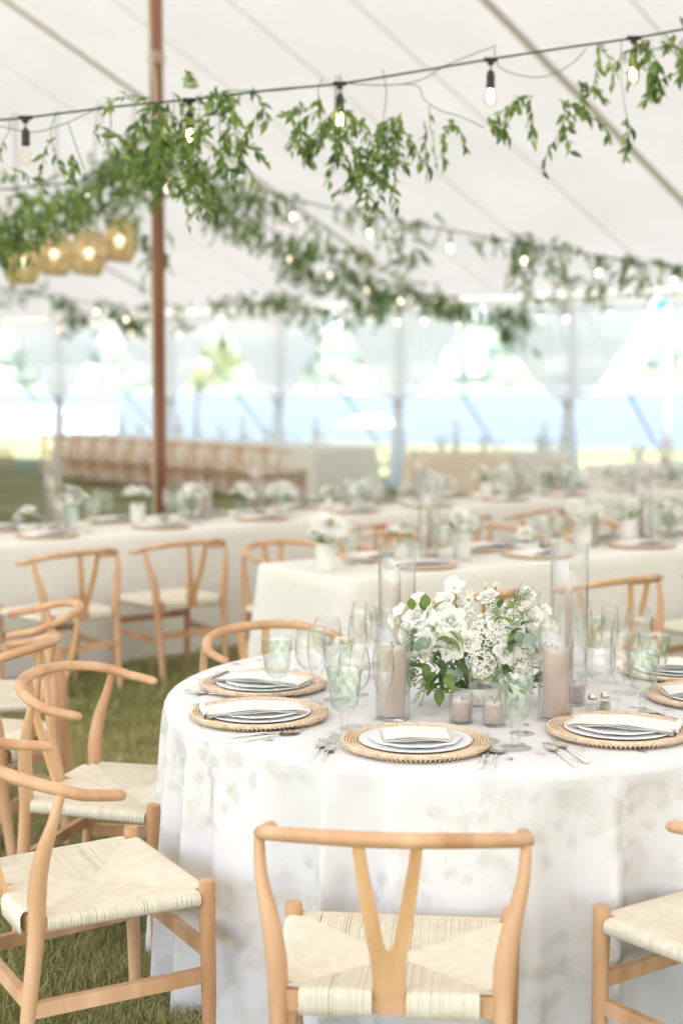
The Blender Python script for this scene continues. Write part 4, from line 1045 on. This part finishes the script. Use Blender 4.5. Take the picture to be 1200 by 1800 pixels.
wire([S(-120,222),S(0,211),S(45,207),S(200,188),S(333,175),S(480,158),S(597,147),S(730,126),S(862,104),S(1000,83),S(1113,67),S(1220,48),S(1330,30)], 'dark wire of the nearest light string across the top of the photo')
for i, (px, py) in enumerate(((45,207),(333,176),(597,147),(862,105),(1113,67))):
    bulb(S(px, py), 'filament bulb, %s from the left on the nearest string' % ORD[i], 'bulbs on the nearest string', 'clear', 1.0, i not in (0,))
def string(pts, bulbs, label, name, kind='lit', s=1.0, dz=0):
    wire([aty(*p) for p in pts], label, .006)
    for i, (px, py, Z) in enumerate(bulbs):
        p = aty(px, py, Z); p.z += .142*s; bulb(p, 'glowing bulb, %s from the left on %s' % (ORD[i % 20] if i < 20 else 'last', name), 'bulbs on ' + name, kind, s)
string([(300,292,11.6),(400,318,11.6),(515,350,11.6),(649,380,11.6),(791,405,11.6),(921,428,11.6),(1051,450,11.6),(1200,472,11.6),(1350,480,11.6)],
       [(515,382,11.6),(649,411,11.6),(791,437,11.6),(921,459,11.6),(1051,480,11.6),(1183,495,11.6)], 'wire of the light string running right from the pole', 'the second string to the right of the pole', s=.82)
string([(290,320,11.7),(367,350,12.2),(449,388,13),(510,428,14),(580,460,15),(645,487,16),(703,510,17),(763,525,18.5),(810,535,20),(995,548,20.6)],
       [(367,380,12.2),(449,419,13),(510,456,14),(580,486,15),(645,510,16),(703,530,17),(763,543,18.5),(810,553,20)], 'wire of the light string descending from the pole to the far wall', 'the descending string', s=.85)
string([(560,545,24.0),(653,550,23),(745,552,22.5),(900,549,21.2),(995,545,20.9),(1135,538,20),(1250,528,19)],
       [(595,570,23.8),(653,560,23),(698,567,22.8),(745,565,22.5),(805,570,22),(900,563,21.2),(950,561,21),(995,561,20.9),(1072,553,20.3),(1135,555,20)], 'wire of the light string along the far eave at right', 'the right far eave string', s=1.0)
string([(80,560,28),(222,558,27.5),(327,563,26.5),(442,561,25.6),(520,560,24.8),(600,556,24)],
       [(105,580,28),(170,570,27.8),(230,586,27.4),(255,582,27),(315,588,26.6),(327,575,26.5),(344,587,26.3),(358,578,26.2),(381,580,26),(417,577,25.8),(442,573,25.6),(452,577,25.5),(470,575,25.3),(486,578,25.1),(520,574,24.8)],
       'wire of the light string along the far eave at left', 'the left far eave string', 'orange', 1.15)
string([(-60,338,8.4),(60,328,9.0),(150,318,9.8),(270,298,11.5)], [(150,345,9.8),(295,332,11.2)], 'wire of the light string from the left up to the pole', 'the string left of the pole', s=.8)
string([(-40,500,15),(90,520,16),(170,535,18),(222,540,20),(280,548,22)], [(147,367,13.0),(170,548,18),(222,562,20),(466,545,19.5),(335,548,22)], 'faint wire of a far light string at left', 'the faint far string at left', 'lit', .9)

LEAFD = {}
def leaf_cloud(items, mats):
    """items: list of (pos, dir, length); joined into one mesh of folded leaves"""
    n = len(items); P0 = np.array([i[0] for i in items]); D = np.array([i[1] for i in items]); Ln = np.array([i[2] for i in items])
    D /= np.linalg.norm(D, axis=1)[:,None]+1e-9
    rnd = rng.normal(size=(n,3)); S_ = np.cross(D, rnd); S_ /= np.linalg.norm(S_, axis=1)[:,None]+1e-9; U_ = np.cross(S_, D)
    V = np.zeros((n,6,3)); w_ = (Ln*.20)[:,None]; l = Ln[:,None]
    V[:,0] = P0; V[:,1] = P0 + D*l*.4 - U_*l*.02; V[:,2] = P0 + D*l - U_*l*.16
    V[:,3] = P0 + D*l*.42 + S_*w_ + U_*w_*.3; V[:,4] = P0 + D*l*.42 - S_*w_ + U_*w_*.3; V[:,5] = P0 + D*l*.75 - U_*l*.08
    b0 = np.arange(n)[:,None]*6
    F = np.stack([b0+[0,1,3,3], b0+[0,4,1,1]], 1)
    tris = np.concatenate([(b0+[0,3,1]), (b0+[0,1,4]), (b0+[1,3,5]), (b0+[1,5,4]), (b0+[5,3,2]), (b0+[5,2,4])], 0)
    me = bpy.data.meshes.new('leaves'); me.vertices.add(n*6); me.vertices.foreach_set('co', V.reshape(-1))
    nf = len(tris); me.loops.add(nf*3); me.loops.foreach_set('vertex_index', tris.reshape(-1).astype(np.int32))
    me.polygons.add(nf); me.polygons.foreach_set('loop_start', (np.arange(nf)*3).astype(np.int32))
    mi = np.tile(rng.choice(len(mats), n, p=[.5,.25,.25][:len(mats)] if len(mats) == 3 else None), 6)
    me.update(calc_edges=True); me.polygons.foreach_set('material_index', mi.astype(np.int32))
    for m_ in mats: me.materials.append(m_)
    return me
def garland(label, clusters, curve=None, singles=0, leaf=.05, group='leafy garlands on the light strings', twig=.0016):
    """clusters: (px0,py0,px1,py1,Z,spread_px,n_leaves): sprigs hanging along a short line"""
    base = aty(clusters[0][0], clusters[0][1], clusters[0][4]); t = thing('garland', label, 'garland', base, 0, group)
    stems = MB(); items = []; rr = random.Random(len(label))
    for (x0, y0, x1, y1, Z, sp, n) in clusters:
        a = aty(x0, y0, Z) - base; b_ = aty(x1, y1, Z) - base; sw = sp*Z/FPX
        if Z > 11: n = int(n*1.6)
        k = max(1, n//14)
        for i in range(k):           # sprigs
            q = rr.random(); o = a.lerp(b_, q) + Vector((rr.gauss(0,1), rr.gauss(0,1), rr.gauss(0,1)))*sw*.55
            ln = rr.uniform(.10,.24); d = Vector((rr.gauss(0,.7), rr.gauss(0,.7), rr.uniform(-1.2,.35))).normalized()
            pts = [o]
            if Z == SZ and rr.random() < .12:
                ox = o + base; yw = 211 - .1336*((ox.x/ox.y)*FPX*.98+600); up_ = aty(min(1190,max(0,(ox.x/ox.y)*FPX+600)), yw, Z) - base
                if up_.z > o.z: stems.tube(smooth_path([up_, up_.lerp(o, .5)+Vector((rr.uniform(-.03,.03), rr.uniform(-.02,.02), 0)), o], 3), twig, 4)
            for s_ in range(6):
                d = (d + Vector((rr.gauss(0,.22), rr.gauss(0,.22), -.20))).normalized(); pts.append(pts[-1] + d*ln/6)
            stems.tube(pts, twig, 4)
            m_ = n//k
            for j in range(m_):
                tq = (j+.5)/m_*6; i0 = min(5, int(tq)); p = pts[i0].lerp(pts[i0+1], tq-i0); dd = (pts[i0+1]-pts[i0]).normalized()
                sd_ = dd.cross(Vector((rr.gauss(0,1), rr.gauss(0,1), rr.gauss(0,1)))).normalized()
                items.append((p, dd*rr.uniform(.3,1) + sd_*rr.uniform(.4,1.0) + Vector((0,0,-.35)), leaf*rr.uniform(.55,1.25)))
    if curve:
        for cv in curve: stems.tube([aty(*c) - base for c in []] or smooth_path([aty(*c)-base for c in cv], 6), twig*1.3, 5)
    link('stems', stems.mesh('stems', M['stem']), t)['kind'] = 'stuff'
    rr.shuffle(items); one = items[:singles]; rest = items[singles:]
    for p, d, l in one: link('leaf', FL['leaf%d' % rr.choice((0,0,1,1,2,3,4,5))], t, p, aim(d, rr.uniform(-1.5,1.5)), l)
    if rest: link('leaves', leaf_cloud([(tuple(p), tuple(d), l) for p, d, l in rest], [M['leaf_a'], M['leaf_b'], M['leaf_c']]), t)['kind'] = 'stuff'
Z = SZ
garland('leafy vine clinging to the nearest wire, left of the pole', [(5,232,30,250,Z,10,6),(20,285,60,280,Z,12,12),(85,220,95,250,Z,8,8),(100,225,180,215,Z,10,16),(125,250,140,300,Z,8,14),(165,235,190,270,Z,12,16),(70,250,110,270,Z,16,8)],
        [[(0,222,Z),(60,232,Z),(120,215,Z),(190,180,Z),(185,172,Z)],[(120,215,Z),(135,260,Z),(150,300,Z)],[(190,175,Z),(195,220,Z),(180,260,Z)]], 80, .046)
garland('dense leafy bunch on the nearest wire where the pole crosses', [(225,215,400,200,Z,38,240),(250,260,380,250,Z,36,260),(285,310,380,290,Z,26,130),(335,150,400,160,Z,16,60),(340,200,400,230,Z,20,70),(400,165,475,160,Z,14,50),(415,190,425,245,Z,8,32),(455,190,470,220,Z,9,26)],
        [[(330,180,Z),(400,160,Z),(480,160,Z),(560,150,Z)]], 300, .047)
garland('leafy bunch hanging below the middle of the nearest wire', [(515,180,610,175,Z,16,110),(515,200,545,245,Z,14,60),(560,215,680,210,Z,26,190),(590,250,680,260,Z,24,160),(610,290,660,305,Z,15,80),(680,220,735,215,Z,14,60),(700,200,735,190,Z,10,30)],
        [[(600,146,Z),(660,150,Z),(730,150,Z),(745,175,Z),(775,195,Z),(810,205,Z),(850,225,Z)]], 300, .047)
garland('thin leafy tendrils looping round the nearest wire, right of its middle', [(752,190,760,192,Z,5,4),(775,205,840,222,Z,10,34),(855,205,870,235,Z,9,26),(888,160,935,170,Z,12,40),(905,135,930,180,Z,9,30),(960,170,985,200,Z,10,36),(990,165,1010,225,Z,11,50),(1005,135,1045,150,Z,12,40),(1030,72,1060,100,Z,10,30),(1075,180,1100,205,Z,9,22)],
        [[(600,146,Z),(680,150,Z),(740,140,Z),(790,112,Z),(872,80,Z)],[(868,84,Z),(880,120,Z),(945,136,Z),(1000,115,Z),(1030,85,Z)]], 240, .043)
garland('leafy bunch on the nearest wire at the top right corner', [(1120,80,1200,70,Z,18,90),(1110,100,1140,125,Z,12,40),(1150,110,1180,140,Z,10,40),(1185,40,1215,110,Z,16,60)], None, 200, .047)
garland('thick garland sloping from the left edge up to the pole', [(-40,400,60,365,8.2,38,620),(-40,430,30,420,8.4,26,180),(40,380,150,335,9.0,34,640),(130,345,230,295,10.0,34,700),(200,295,300,245,11.2,38,800),(240,330,300,300,11.2,26,200),(270,240,320,250,11.3,22,140)],
        None, 300, .056, twig=.002)
garland('sparse greenery hanging behind the woven lamps', [(170,380,240,350,12.5,26,160),(240,380,262,470,12,10,110),(285,370,290,450,12,6,50),(20,345,100,330,10.5,18,90)], None, 0, .05)
garland('garland on the second string right of the pole', [(345,290,380,300,11.6,16,70),(350,320,470,345,11.6,22,420),(370,360,450,390,11.6,18,340),(440,330,540,360,11.6,16,90),(470,360,560,400,11.6,14,90),(590,352,640,372,11.6,8,60),(640,370,780,395,11.6,16,150),(690,425,740,450,11.6,14,120),(600,440,660,430,11.6,14,70),
        (820,408,1000,425,11.6,9,190),(900,420,935,450,11.6,12,140),(905,470,930,510,11.6,9,110),(970,440,990,495,11.6,8,110),(1000,490,1060,500,11.6,10,90),(1020,430,1060,450,11.6,9,60),(1080,445,1200,468,11.6,8,170),(1090,470,1150,490,11.6,10,90)], None, 300, .05, twig=.002)
garland('garland on the descending string towards the far wall', [(420,390,560,440,13.3,18,360),(490,450,570,490,14.3,18,300),(560,430,640,450,15,14,160),(580,470,690,510,15.8,22,650),(600,520,680,530,16,16,260),(700,500,780,530,17.5,18,480),(740,530,830,545,19,16,480),(470,520,560,540,18,18,300)], None, 0, .058, twig=.003)
garland('garland along the far eave at right', [(790,545,860,548,21.5,10,160),(860,545,930,560,21.2,13,560),(880,570,900,592,21.2,10,260),(925,585,932,610,21,5,36),(960,520,1000,530,20.7,8,60),(1020,515,1060,525,20.5,8,60)], None, 0, .062, twig=.003)
garland('garland along the far eave at left', [(100,520,150,560,24,16,420),(115,580,145,560,24,12,120),(160,530,210,545,22,14,130),(200,545,245,570,22,14,380),(230,520,270,545,22,12,90),(305,540,330,580,23,8,90),(340,520,400,530,21,9,110),(405,515,450,540,20,9,140),(440,535,500,530,19.5,12,240),(535,540,560,590,22,8,90),(570,545,620,560,22,12,200),(640,540,690,545,21.5,9,120),(0,520,80,500,20,16,130),(380,570,400,600,24,9,90)], None, 0, .065, twig=.003)

# ------------------------------------------------------------------ woven pendant lamps
def pendant_mesh():
    mb = MB(); prof = [(.085,.20),(.11,.17),(.165,.02),(.175,-.02),(.12,-.17),(.115,-.18)]
    mb.lathe(prof, 8); me1 = mb.mesh('shade', M['pendant'], False)
    mb = MB()
    for k in range(8):
        a = 2*PI*k/8; mb.tube([(r_*1.01*math.cos(a), r_*1.01*math.sin(a), z) for r_, z in prof], .006, 4)
    for r_, z in (prof[0], prof[3], prof[5]): mb.tube([(r_*1.01*math.cos(a), r_*1.01*math.sin(a), z) for a in np.linspace(0, 2*PI, 9)], .006, 4)
    me2 = mb.mesh('frame', M['pendant'])
    return me1, me2
psh, pfr = pendant_mesh()
# the shades are an open weave: let light through
mtl = M['pendant']; nt_ = mtl.node_tree; pb_ = nt_.nodes['Principled BSDF']; outn = [n for n in nt_.nodes if n.type == 'OUTPUT_MATERIAL'][0]
tp_ = nt_.nodes.new('ShaderNodeBsdfTranslucent'); tp_.inputs[0].default_value = (.56,.46,.29,1); mx_ = nt_.nodes.new('ShaderNodeMixShader'); mx_.inputs[0].default_value = .45
tr_ = nt_.nodes.new('ShaderNodeBsdfTransparent'); mx2 = nt_.nodes.new('ShaderNodeMixShader'); mx2.inputs[0].default_value = .15
L(mtl, pb_.outputs[0], mx_.inputs[1]); L(mtl, tp_.outputs[0], mx_.inputs[2]); L(mtl, mx_.outputs[0], mx2.inputs[1]); L(mtl, tr_.outputs[0], mx2.inputs[2]); L(mtl, mx2.outputs[0], outn.inputs[0])
mb = MB(); mb.lathe([(0,.055),(.02,.05),(.045,.02),(.05,0),(.042,-.03),(.02,-.048),(0,-.05)], 14); pbu = mb.mesh('bulb', M['lit_pendant'])
for i, (px, py, Zp, wh) in enumerate(((38,462,13.4,'leftmost and lowest of the cluster'),(97,448,13.8,'second from the left'),(155,446,13.2,'third from the left'),(211,424,13.6,'rightmost and highest of the cluster'))):
    p = aty(px, py, Zp); t = thing('pendant_lamp', 'woven rattan pendant lamp, ' + wh, 'pendant lamp', p, .4*i, 'woven rattan pendant lamps')
    t.rotation_euler = (R(8), 0, .4*i)
    link('shade', psh, t); link('frame', pfr, t); link('bulb', pbu, t, (0,-.0,.0))
    mb = MB(); top = 1.3; mb.tube([(0,0,.05),(0,0,top)], .005, 5); mb.lathe([(0,.10),(.02,.10),(.022,.06),(.015,.05)], 10); link('cord', mb.mesh('cord', M['socket']), t)

# ------------------------------------------------------------------ outside: garden, boats, houses, trees
t0 = onz(345, 772, 0); tr = thing('small_tree', 'small leafless looking tree with pale reddish foliage outside the tent', 'tree', t0)
k = t0.y/FPX; mb = MB(); mb.tube([(0,0,0),(0,0,1.0),(.05,0,1.6)], [.06,.045,.035], 8)
rr = random.Random(2)
for i in range(9): mb.tube([(0.02,0,1.1+.07*i), (rr.uniform(-.3,1.2), rr.uniform(-.5,.5), rr.uniform(1.9,3.2))], [.022,.008], 5)
link('trunk', mb.mesh('trunk', M['bark']), tr)
its = []
for i in range(1500):
    c_ = rr.choice(((.05,2.0,.4),(.5,2.5,.6),(.9,2.7,.5),(.7,2.1,.4),(.2,2.9,.4),(1.1,2.3,.35)))
    its.append(((c_[0]+rr.gauss(0,c_[2]*.55), rr.gauss(0,.5), c_[1]+rr.gauss(0,c_[2]*.6)), (rr.gauss(0,1),rr.gauss(0,1),rr.gauss(0,1)), rr.uniform(.07,.14)))
o = link('crown', leaf_cloud(its, [M['blossom'], M['leaf_c'], M['leaf_a']]), tr)
# white garden umbrella
p = onz(652, 845, 0); p = Vector(((652-600)/FPX*30, 30, 0)); t = thing('garden_umbrella', 'white garden umbrella standing outside beside the far table', 'umbrella', p)
mb = MB(); mb.lathe([(0,1.05),(.35,.98),(.72,.83),(.70,.82),(.33,.95),(0,1.0)], 8); link('canopy', mb.mesh('canopy', M['umbrella'], False), t)
mb = MB(); mb.tube([(0,0,0),(0,0,1.04)], .02, 8); link('pole', mb.mesh('pole', M['fence']), t)
# picket fence at left by the water
fA = Vector((-14.5,46,0)); fB = Vector((-6.8,44.5,0)); d = fB-fA; t = thing('fence', 'white picket fence at the water edge on the left', 'fence', fA)
pick = MB(); pick.box((0,0,.55), (.07,.03,.95)); pick = pick.mesh('picket', M['fence'], False)
for i in range(33): link('picket', pick, t, d*(i/32), (0,0,math.atan2(d.y,d.x)))
mb = MB(); mb.bar(Vector((0,-.03,.3)), d+Vector((0,-.03,.3)), .03, .08); mb.bar(Vector((0,-.03,.85)), d+Vector((0,-.03,.85)), .03, .08); link('rails', mb.mesh('rails', M['fence'], False), t)
# blue flag beyond the eave
p = Vector(((1172-600)/FPX*26, 26, 0)); t = thing('flag', 'small blue flag on a slim pole outside at the top right', 'flag', p)
mb = MB(); mb.tube([(0,0,0),(0,0,3.35)], .02, 6); link('flagpole', mb.mesh('flagpole', M['fence']), t)
mb = MB(); mb.grid(lambda a, b2: (-.02-.24*a, .04*math.sin(a*7), 3.2-.12*a-.22*b2), 10, 5); link('cloth', mb.mesh('cloth', M['flag']), t)
# boats
def boat_mesh(ln):
    mb = MB(); n = 9
    def hull(a, b2):
        x = (a-.5)*ln; wd = ln*.15*(1-max(0,(a-.45)/.55)**2.2); s_ = (b2-.5)*2; z = .95 - .0*a + .35*max(0,a-.5) - (1-abs(s_))*1.1*0 
        return (x, s_*wd, z if abs(s_) > .99 else z-1.1*(1-abs(s_)**3))
    mb.grid(hull, n, 9); mb.add([( (a/8-.5)*ln, sg*ln*.15*(1-max(0,(a/8-.45)/.55)**2.2), .9+.35*max(0,a/8-.5)) for a in range(9) for sg in (-1,1)], [(2*i,2*i+2,2*i+3,2*i+1) for i in range(8)])
    h = mb.mesh('hull', M['boat'])
    mb = MB(); mb.box((-.05*ln,0,1.45), (ln*.42,ln*.2,1.1), 0, .85); mb.box((-.08*ln,0,2.35), (ln*.26,ln*.17,.8), 0, .85); c_ = mb.mesh('cabin', M['boat'], False)
    mb = MB(); mb.box((-.05*ln,0,1.6), (ln*.36,ln*.205,.35)); w_ = mb.mesh('cabin_window', M['boat_glass'], False)
    mb = MB(); mb.tube([(.05*ln,0,.9),(.05*ln,0,ln*1.15)], .09, 6); ms = mb.mesh('mast', M['boat'])
    mb = MB(); mb.add([(.03*ln,0,2.0),(-.42*ln,.3,2.0),(.03*ln,0,ln*1.1),(.07*ln,-.05,1.5),(.48*ln,-.05,1.5),(.05*ln,-.05,ln*.95)], [(0,1,2),(3,4,5)]); sl_ = mb.mesh('sail', M['sail'], False)
    return h, c_, w_, ms, sl_
b9 = boat_mesh(14); rr = random.Random(8)
bx = [-178,-160,-141,-100,-88,-62,-40,-32,-18,-8,6,16,27,38,52,60,72,84,97,108,120,135,148,162,175]
for i, x in enumerate(bx):
    y = 560+rr.uniform(-40,70); x = x*y/800; sailb = i in (3,9,17,22)
    t = thing('sailing_boat' if sailb else 'motor_boat', ('white sailing boat' if sailb else 'white motor boat') + ' moored across the lake, %s from the left' % ordn(i), 'boat', (x, y, -1.0), rr.choice((0, PI))+rr.uniform(-.5,.5), 'boats moored across the lake')
    t.scale = (1.0,)*3
    link('hull', b9[0], t); link('cabin', b9[1], t); link('cabin_window', b9[2], t)
    if sailb: link('mast', b9[3], t)
    if i == 22: link('sail', b9[4], t)
# houses on the far shore
def house(x, y, z, w_, d_, h, mat, label, rz=0):
    t = thing('lake_house', label, 'house', (x, y, z), rz, 'houses on the far shore')
    mb = MB(); mb.box((0,0,h/2), (w_,d_,h)); mb.add([(-w_/2,-d_/2,h),(-w_/2,d_/2,h),(-w_/2,0,h+d_*.32),(w_/2,-d_/2,h),(w_/2,d_/2,h),(w_/2,0,h+d_*.32)], [(0,1,2),(3,5,4)]); link('wall', mb.mesh('wall', mat, False), t)
    mb = MB()
    for s_ in (-1,1): mb.add([(-w_/2-.5,s_*(d_/2+.6),h-.3),(w_/2+.5,s_*(d_/2+.6),h-.3),(w_/2+.5,0,h+d_*.33),(-w_/2-.5,0,h+d_*.33)], [(0,1,2,3)])
    link('roof', mb.mesh('roof', M['roof'], False), t)
    wm = MB(); wm.box((0,0,0), (1.8,.2,1.8)); wm = wm.mesh('window', M['window'], False)
    for r_ in range(int(h//3)):
        for k in range(int(w_//4)): link('window', wm, t, (-w_/2+2.5+4*k, -d_/2-.05, 1.8+3*r_))
hs = [(-205,18,9,0),(-182,14,8,0),(-150,26,10,0),(-128,16,9,1),(-104,14,8,0),(-78,20,9,1),(-52,12,8,0),(-30,16,9,0),(-5,14,8,1),(18,18,9,0),(44,13,8,0),(66,24,12,0),(92,15,9,1),(116,13,8,0),(138,18,9,0),(165,24,12,0),(190,16,9,0)]
for i, (x, w_, h, tan) in enumerate(hs):
    y = 845+rr.uniform(0,30); zz_ = 2+rr.uniform(0,9)
    house(x*y/800, y, zz_-2, w_, 10, h, M['house_tan'] if tan else M['house'], ('tan' if tan else 'white') + ' house on the far shore of the lake, %s from the left' % ORD[i], rr.uniform(-.3,.3))
# trees on the far shore, each one a thing
def crown_mesh(seed):
    r_ = random.Random(seed); its = []
    for c in range(9):
        cx_, cy_, cz_ = r_.gauss(0,2.2), r_.gauss(0,2.2), r_.uniform(4,11)
        for q in range(70): its.append(((cx_+r_.gauss(0,1.1), cy_+r_.gauss(0,1.1), cz_+r_.gauss(0,1.1)), (r_.gauss(0,1),r_.gauss(0,1),r_.gauss(0,1)), r_.uniform(1.0,1.9)))
    return leaf_cloud(its, [M['far_tree']])
crs = [crown_mesh(i) for i in range(4)]; mb = MB(); mb.tube([(0,0,0),(0,0,8)], [.5,.2], 6); trk = mb.mesh('trunk', M['bark'])
for i in range(40):
    x = -230+460*i/39+rr.uniform(-4,4); y = rr.uniform(838,930); s_ = rr.uniform(.8,1.6)
    t = thing('shore_tree', 'bushy green tree on the far shore, %s from the left' % ordn(i), 'tree', (x*y/800, y, 3+ (y-838)*.09), rr.random()*6, 'trees on the far shore'); t.scale = (s_,s_,s_)
    link('crown', crs[i % 4], t); link('trunk', trk, t)
mb = MB(); 
for q in range(9): z = 3+q*2.6; mb.lathe([(3.2*(1-q/9.5),z),(2.2*(1-q/9.5),z+1.2),(.4,z+3.0)], 10, fn=lambda a, z, r_: r_*.15*math.sin(a*5+z))
pm = mb.mesh('crown', M['far_pine'])
for i, (px, s_) in enumerate(((812,1.25),(1098,.8),(182,.8))):
    y = 800; t = thing('pine_tree', ['tall dark pine in the middle of the far shore', 'dark pine at the right on the far shore', 'dark pine at the left on the far shore'][i], 'tree', ((px-600)/FPX*y, y, -.5), 0); t.scale = (s_,)*3
    link('crown', pm, t); link('trunk', trk, t)

# ------------------------------------------------------------------ summer haze over the lake
hz = bpy.data.materials.new('haze'); hz.use_nodes = True; hz.node_tree.nodes.clear()
pv = hz.node_tree.nodes.new('ShaderNodeVolumePrincipled'); pv.inputs['Density'].default_value = .0003; pv.inputs['Color'].default_value = (.95,.97,1,1)
pv.inputs['Anisotropy'].default_value = .2
ho = hz.node_tree.nodes.new('ShaderNodeOutputMaterial'); L(hz, pv.outputs[0], ho.inputs['Volume'])
mb = MB(); mb.box((0, 800, 48), (5200, 1900, 102)); tag(link('haze', mb.mesh('haze', hz, False)), 'thin bright summer haze over lake and garden', 'haze', kind='stuff')
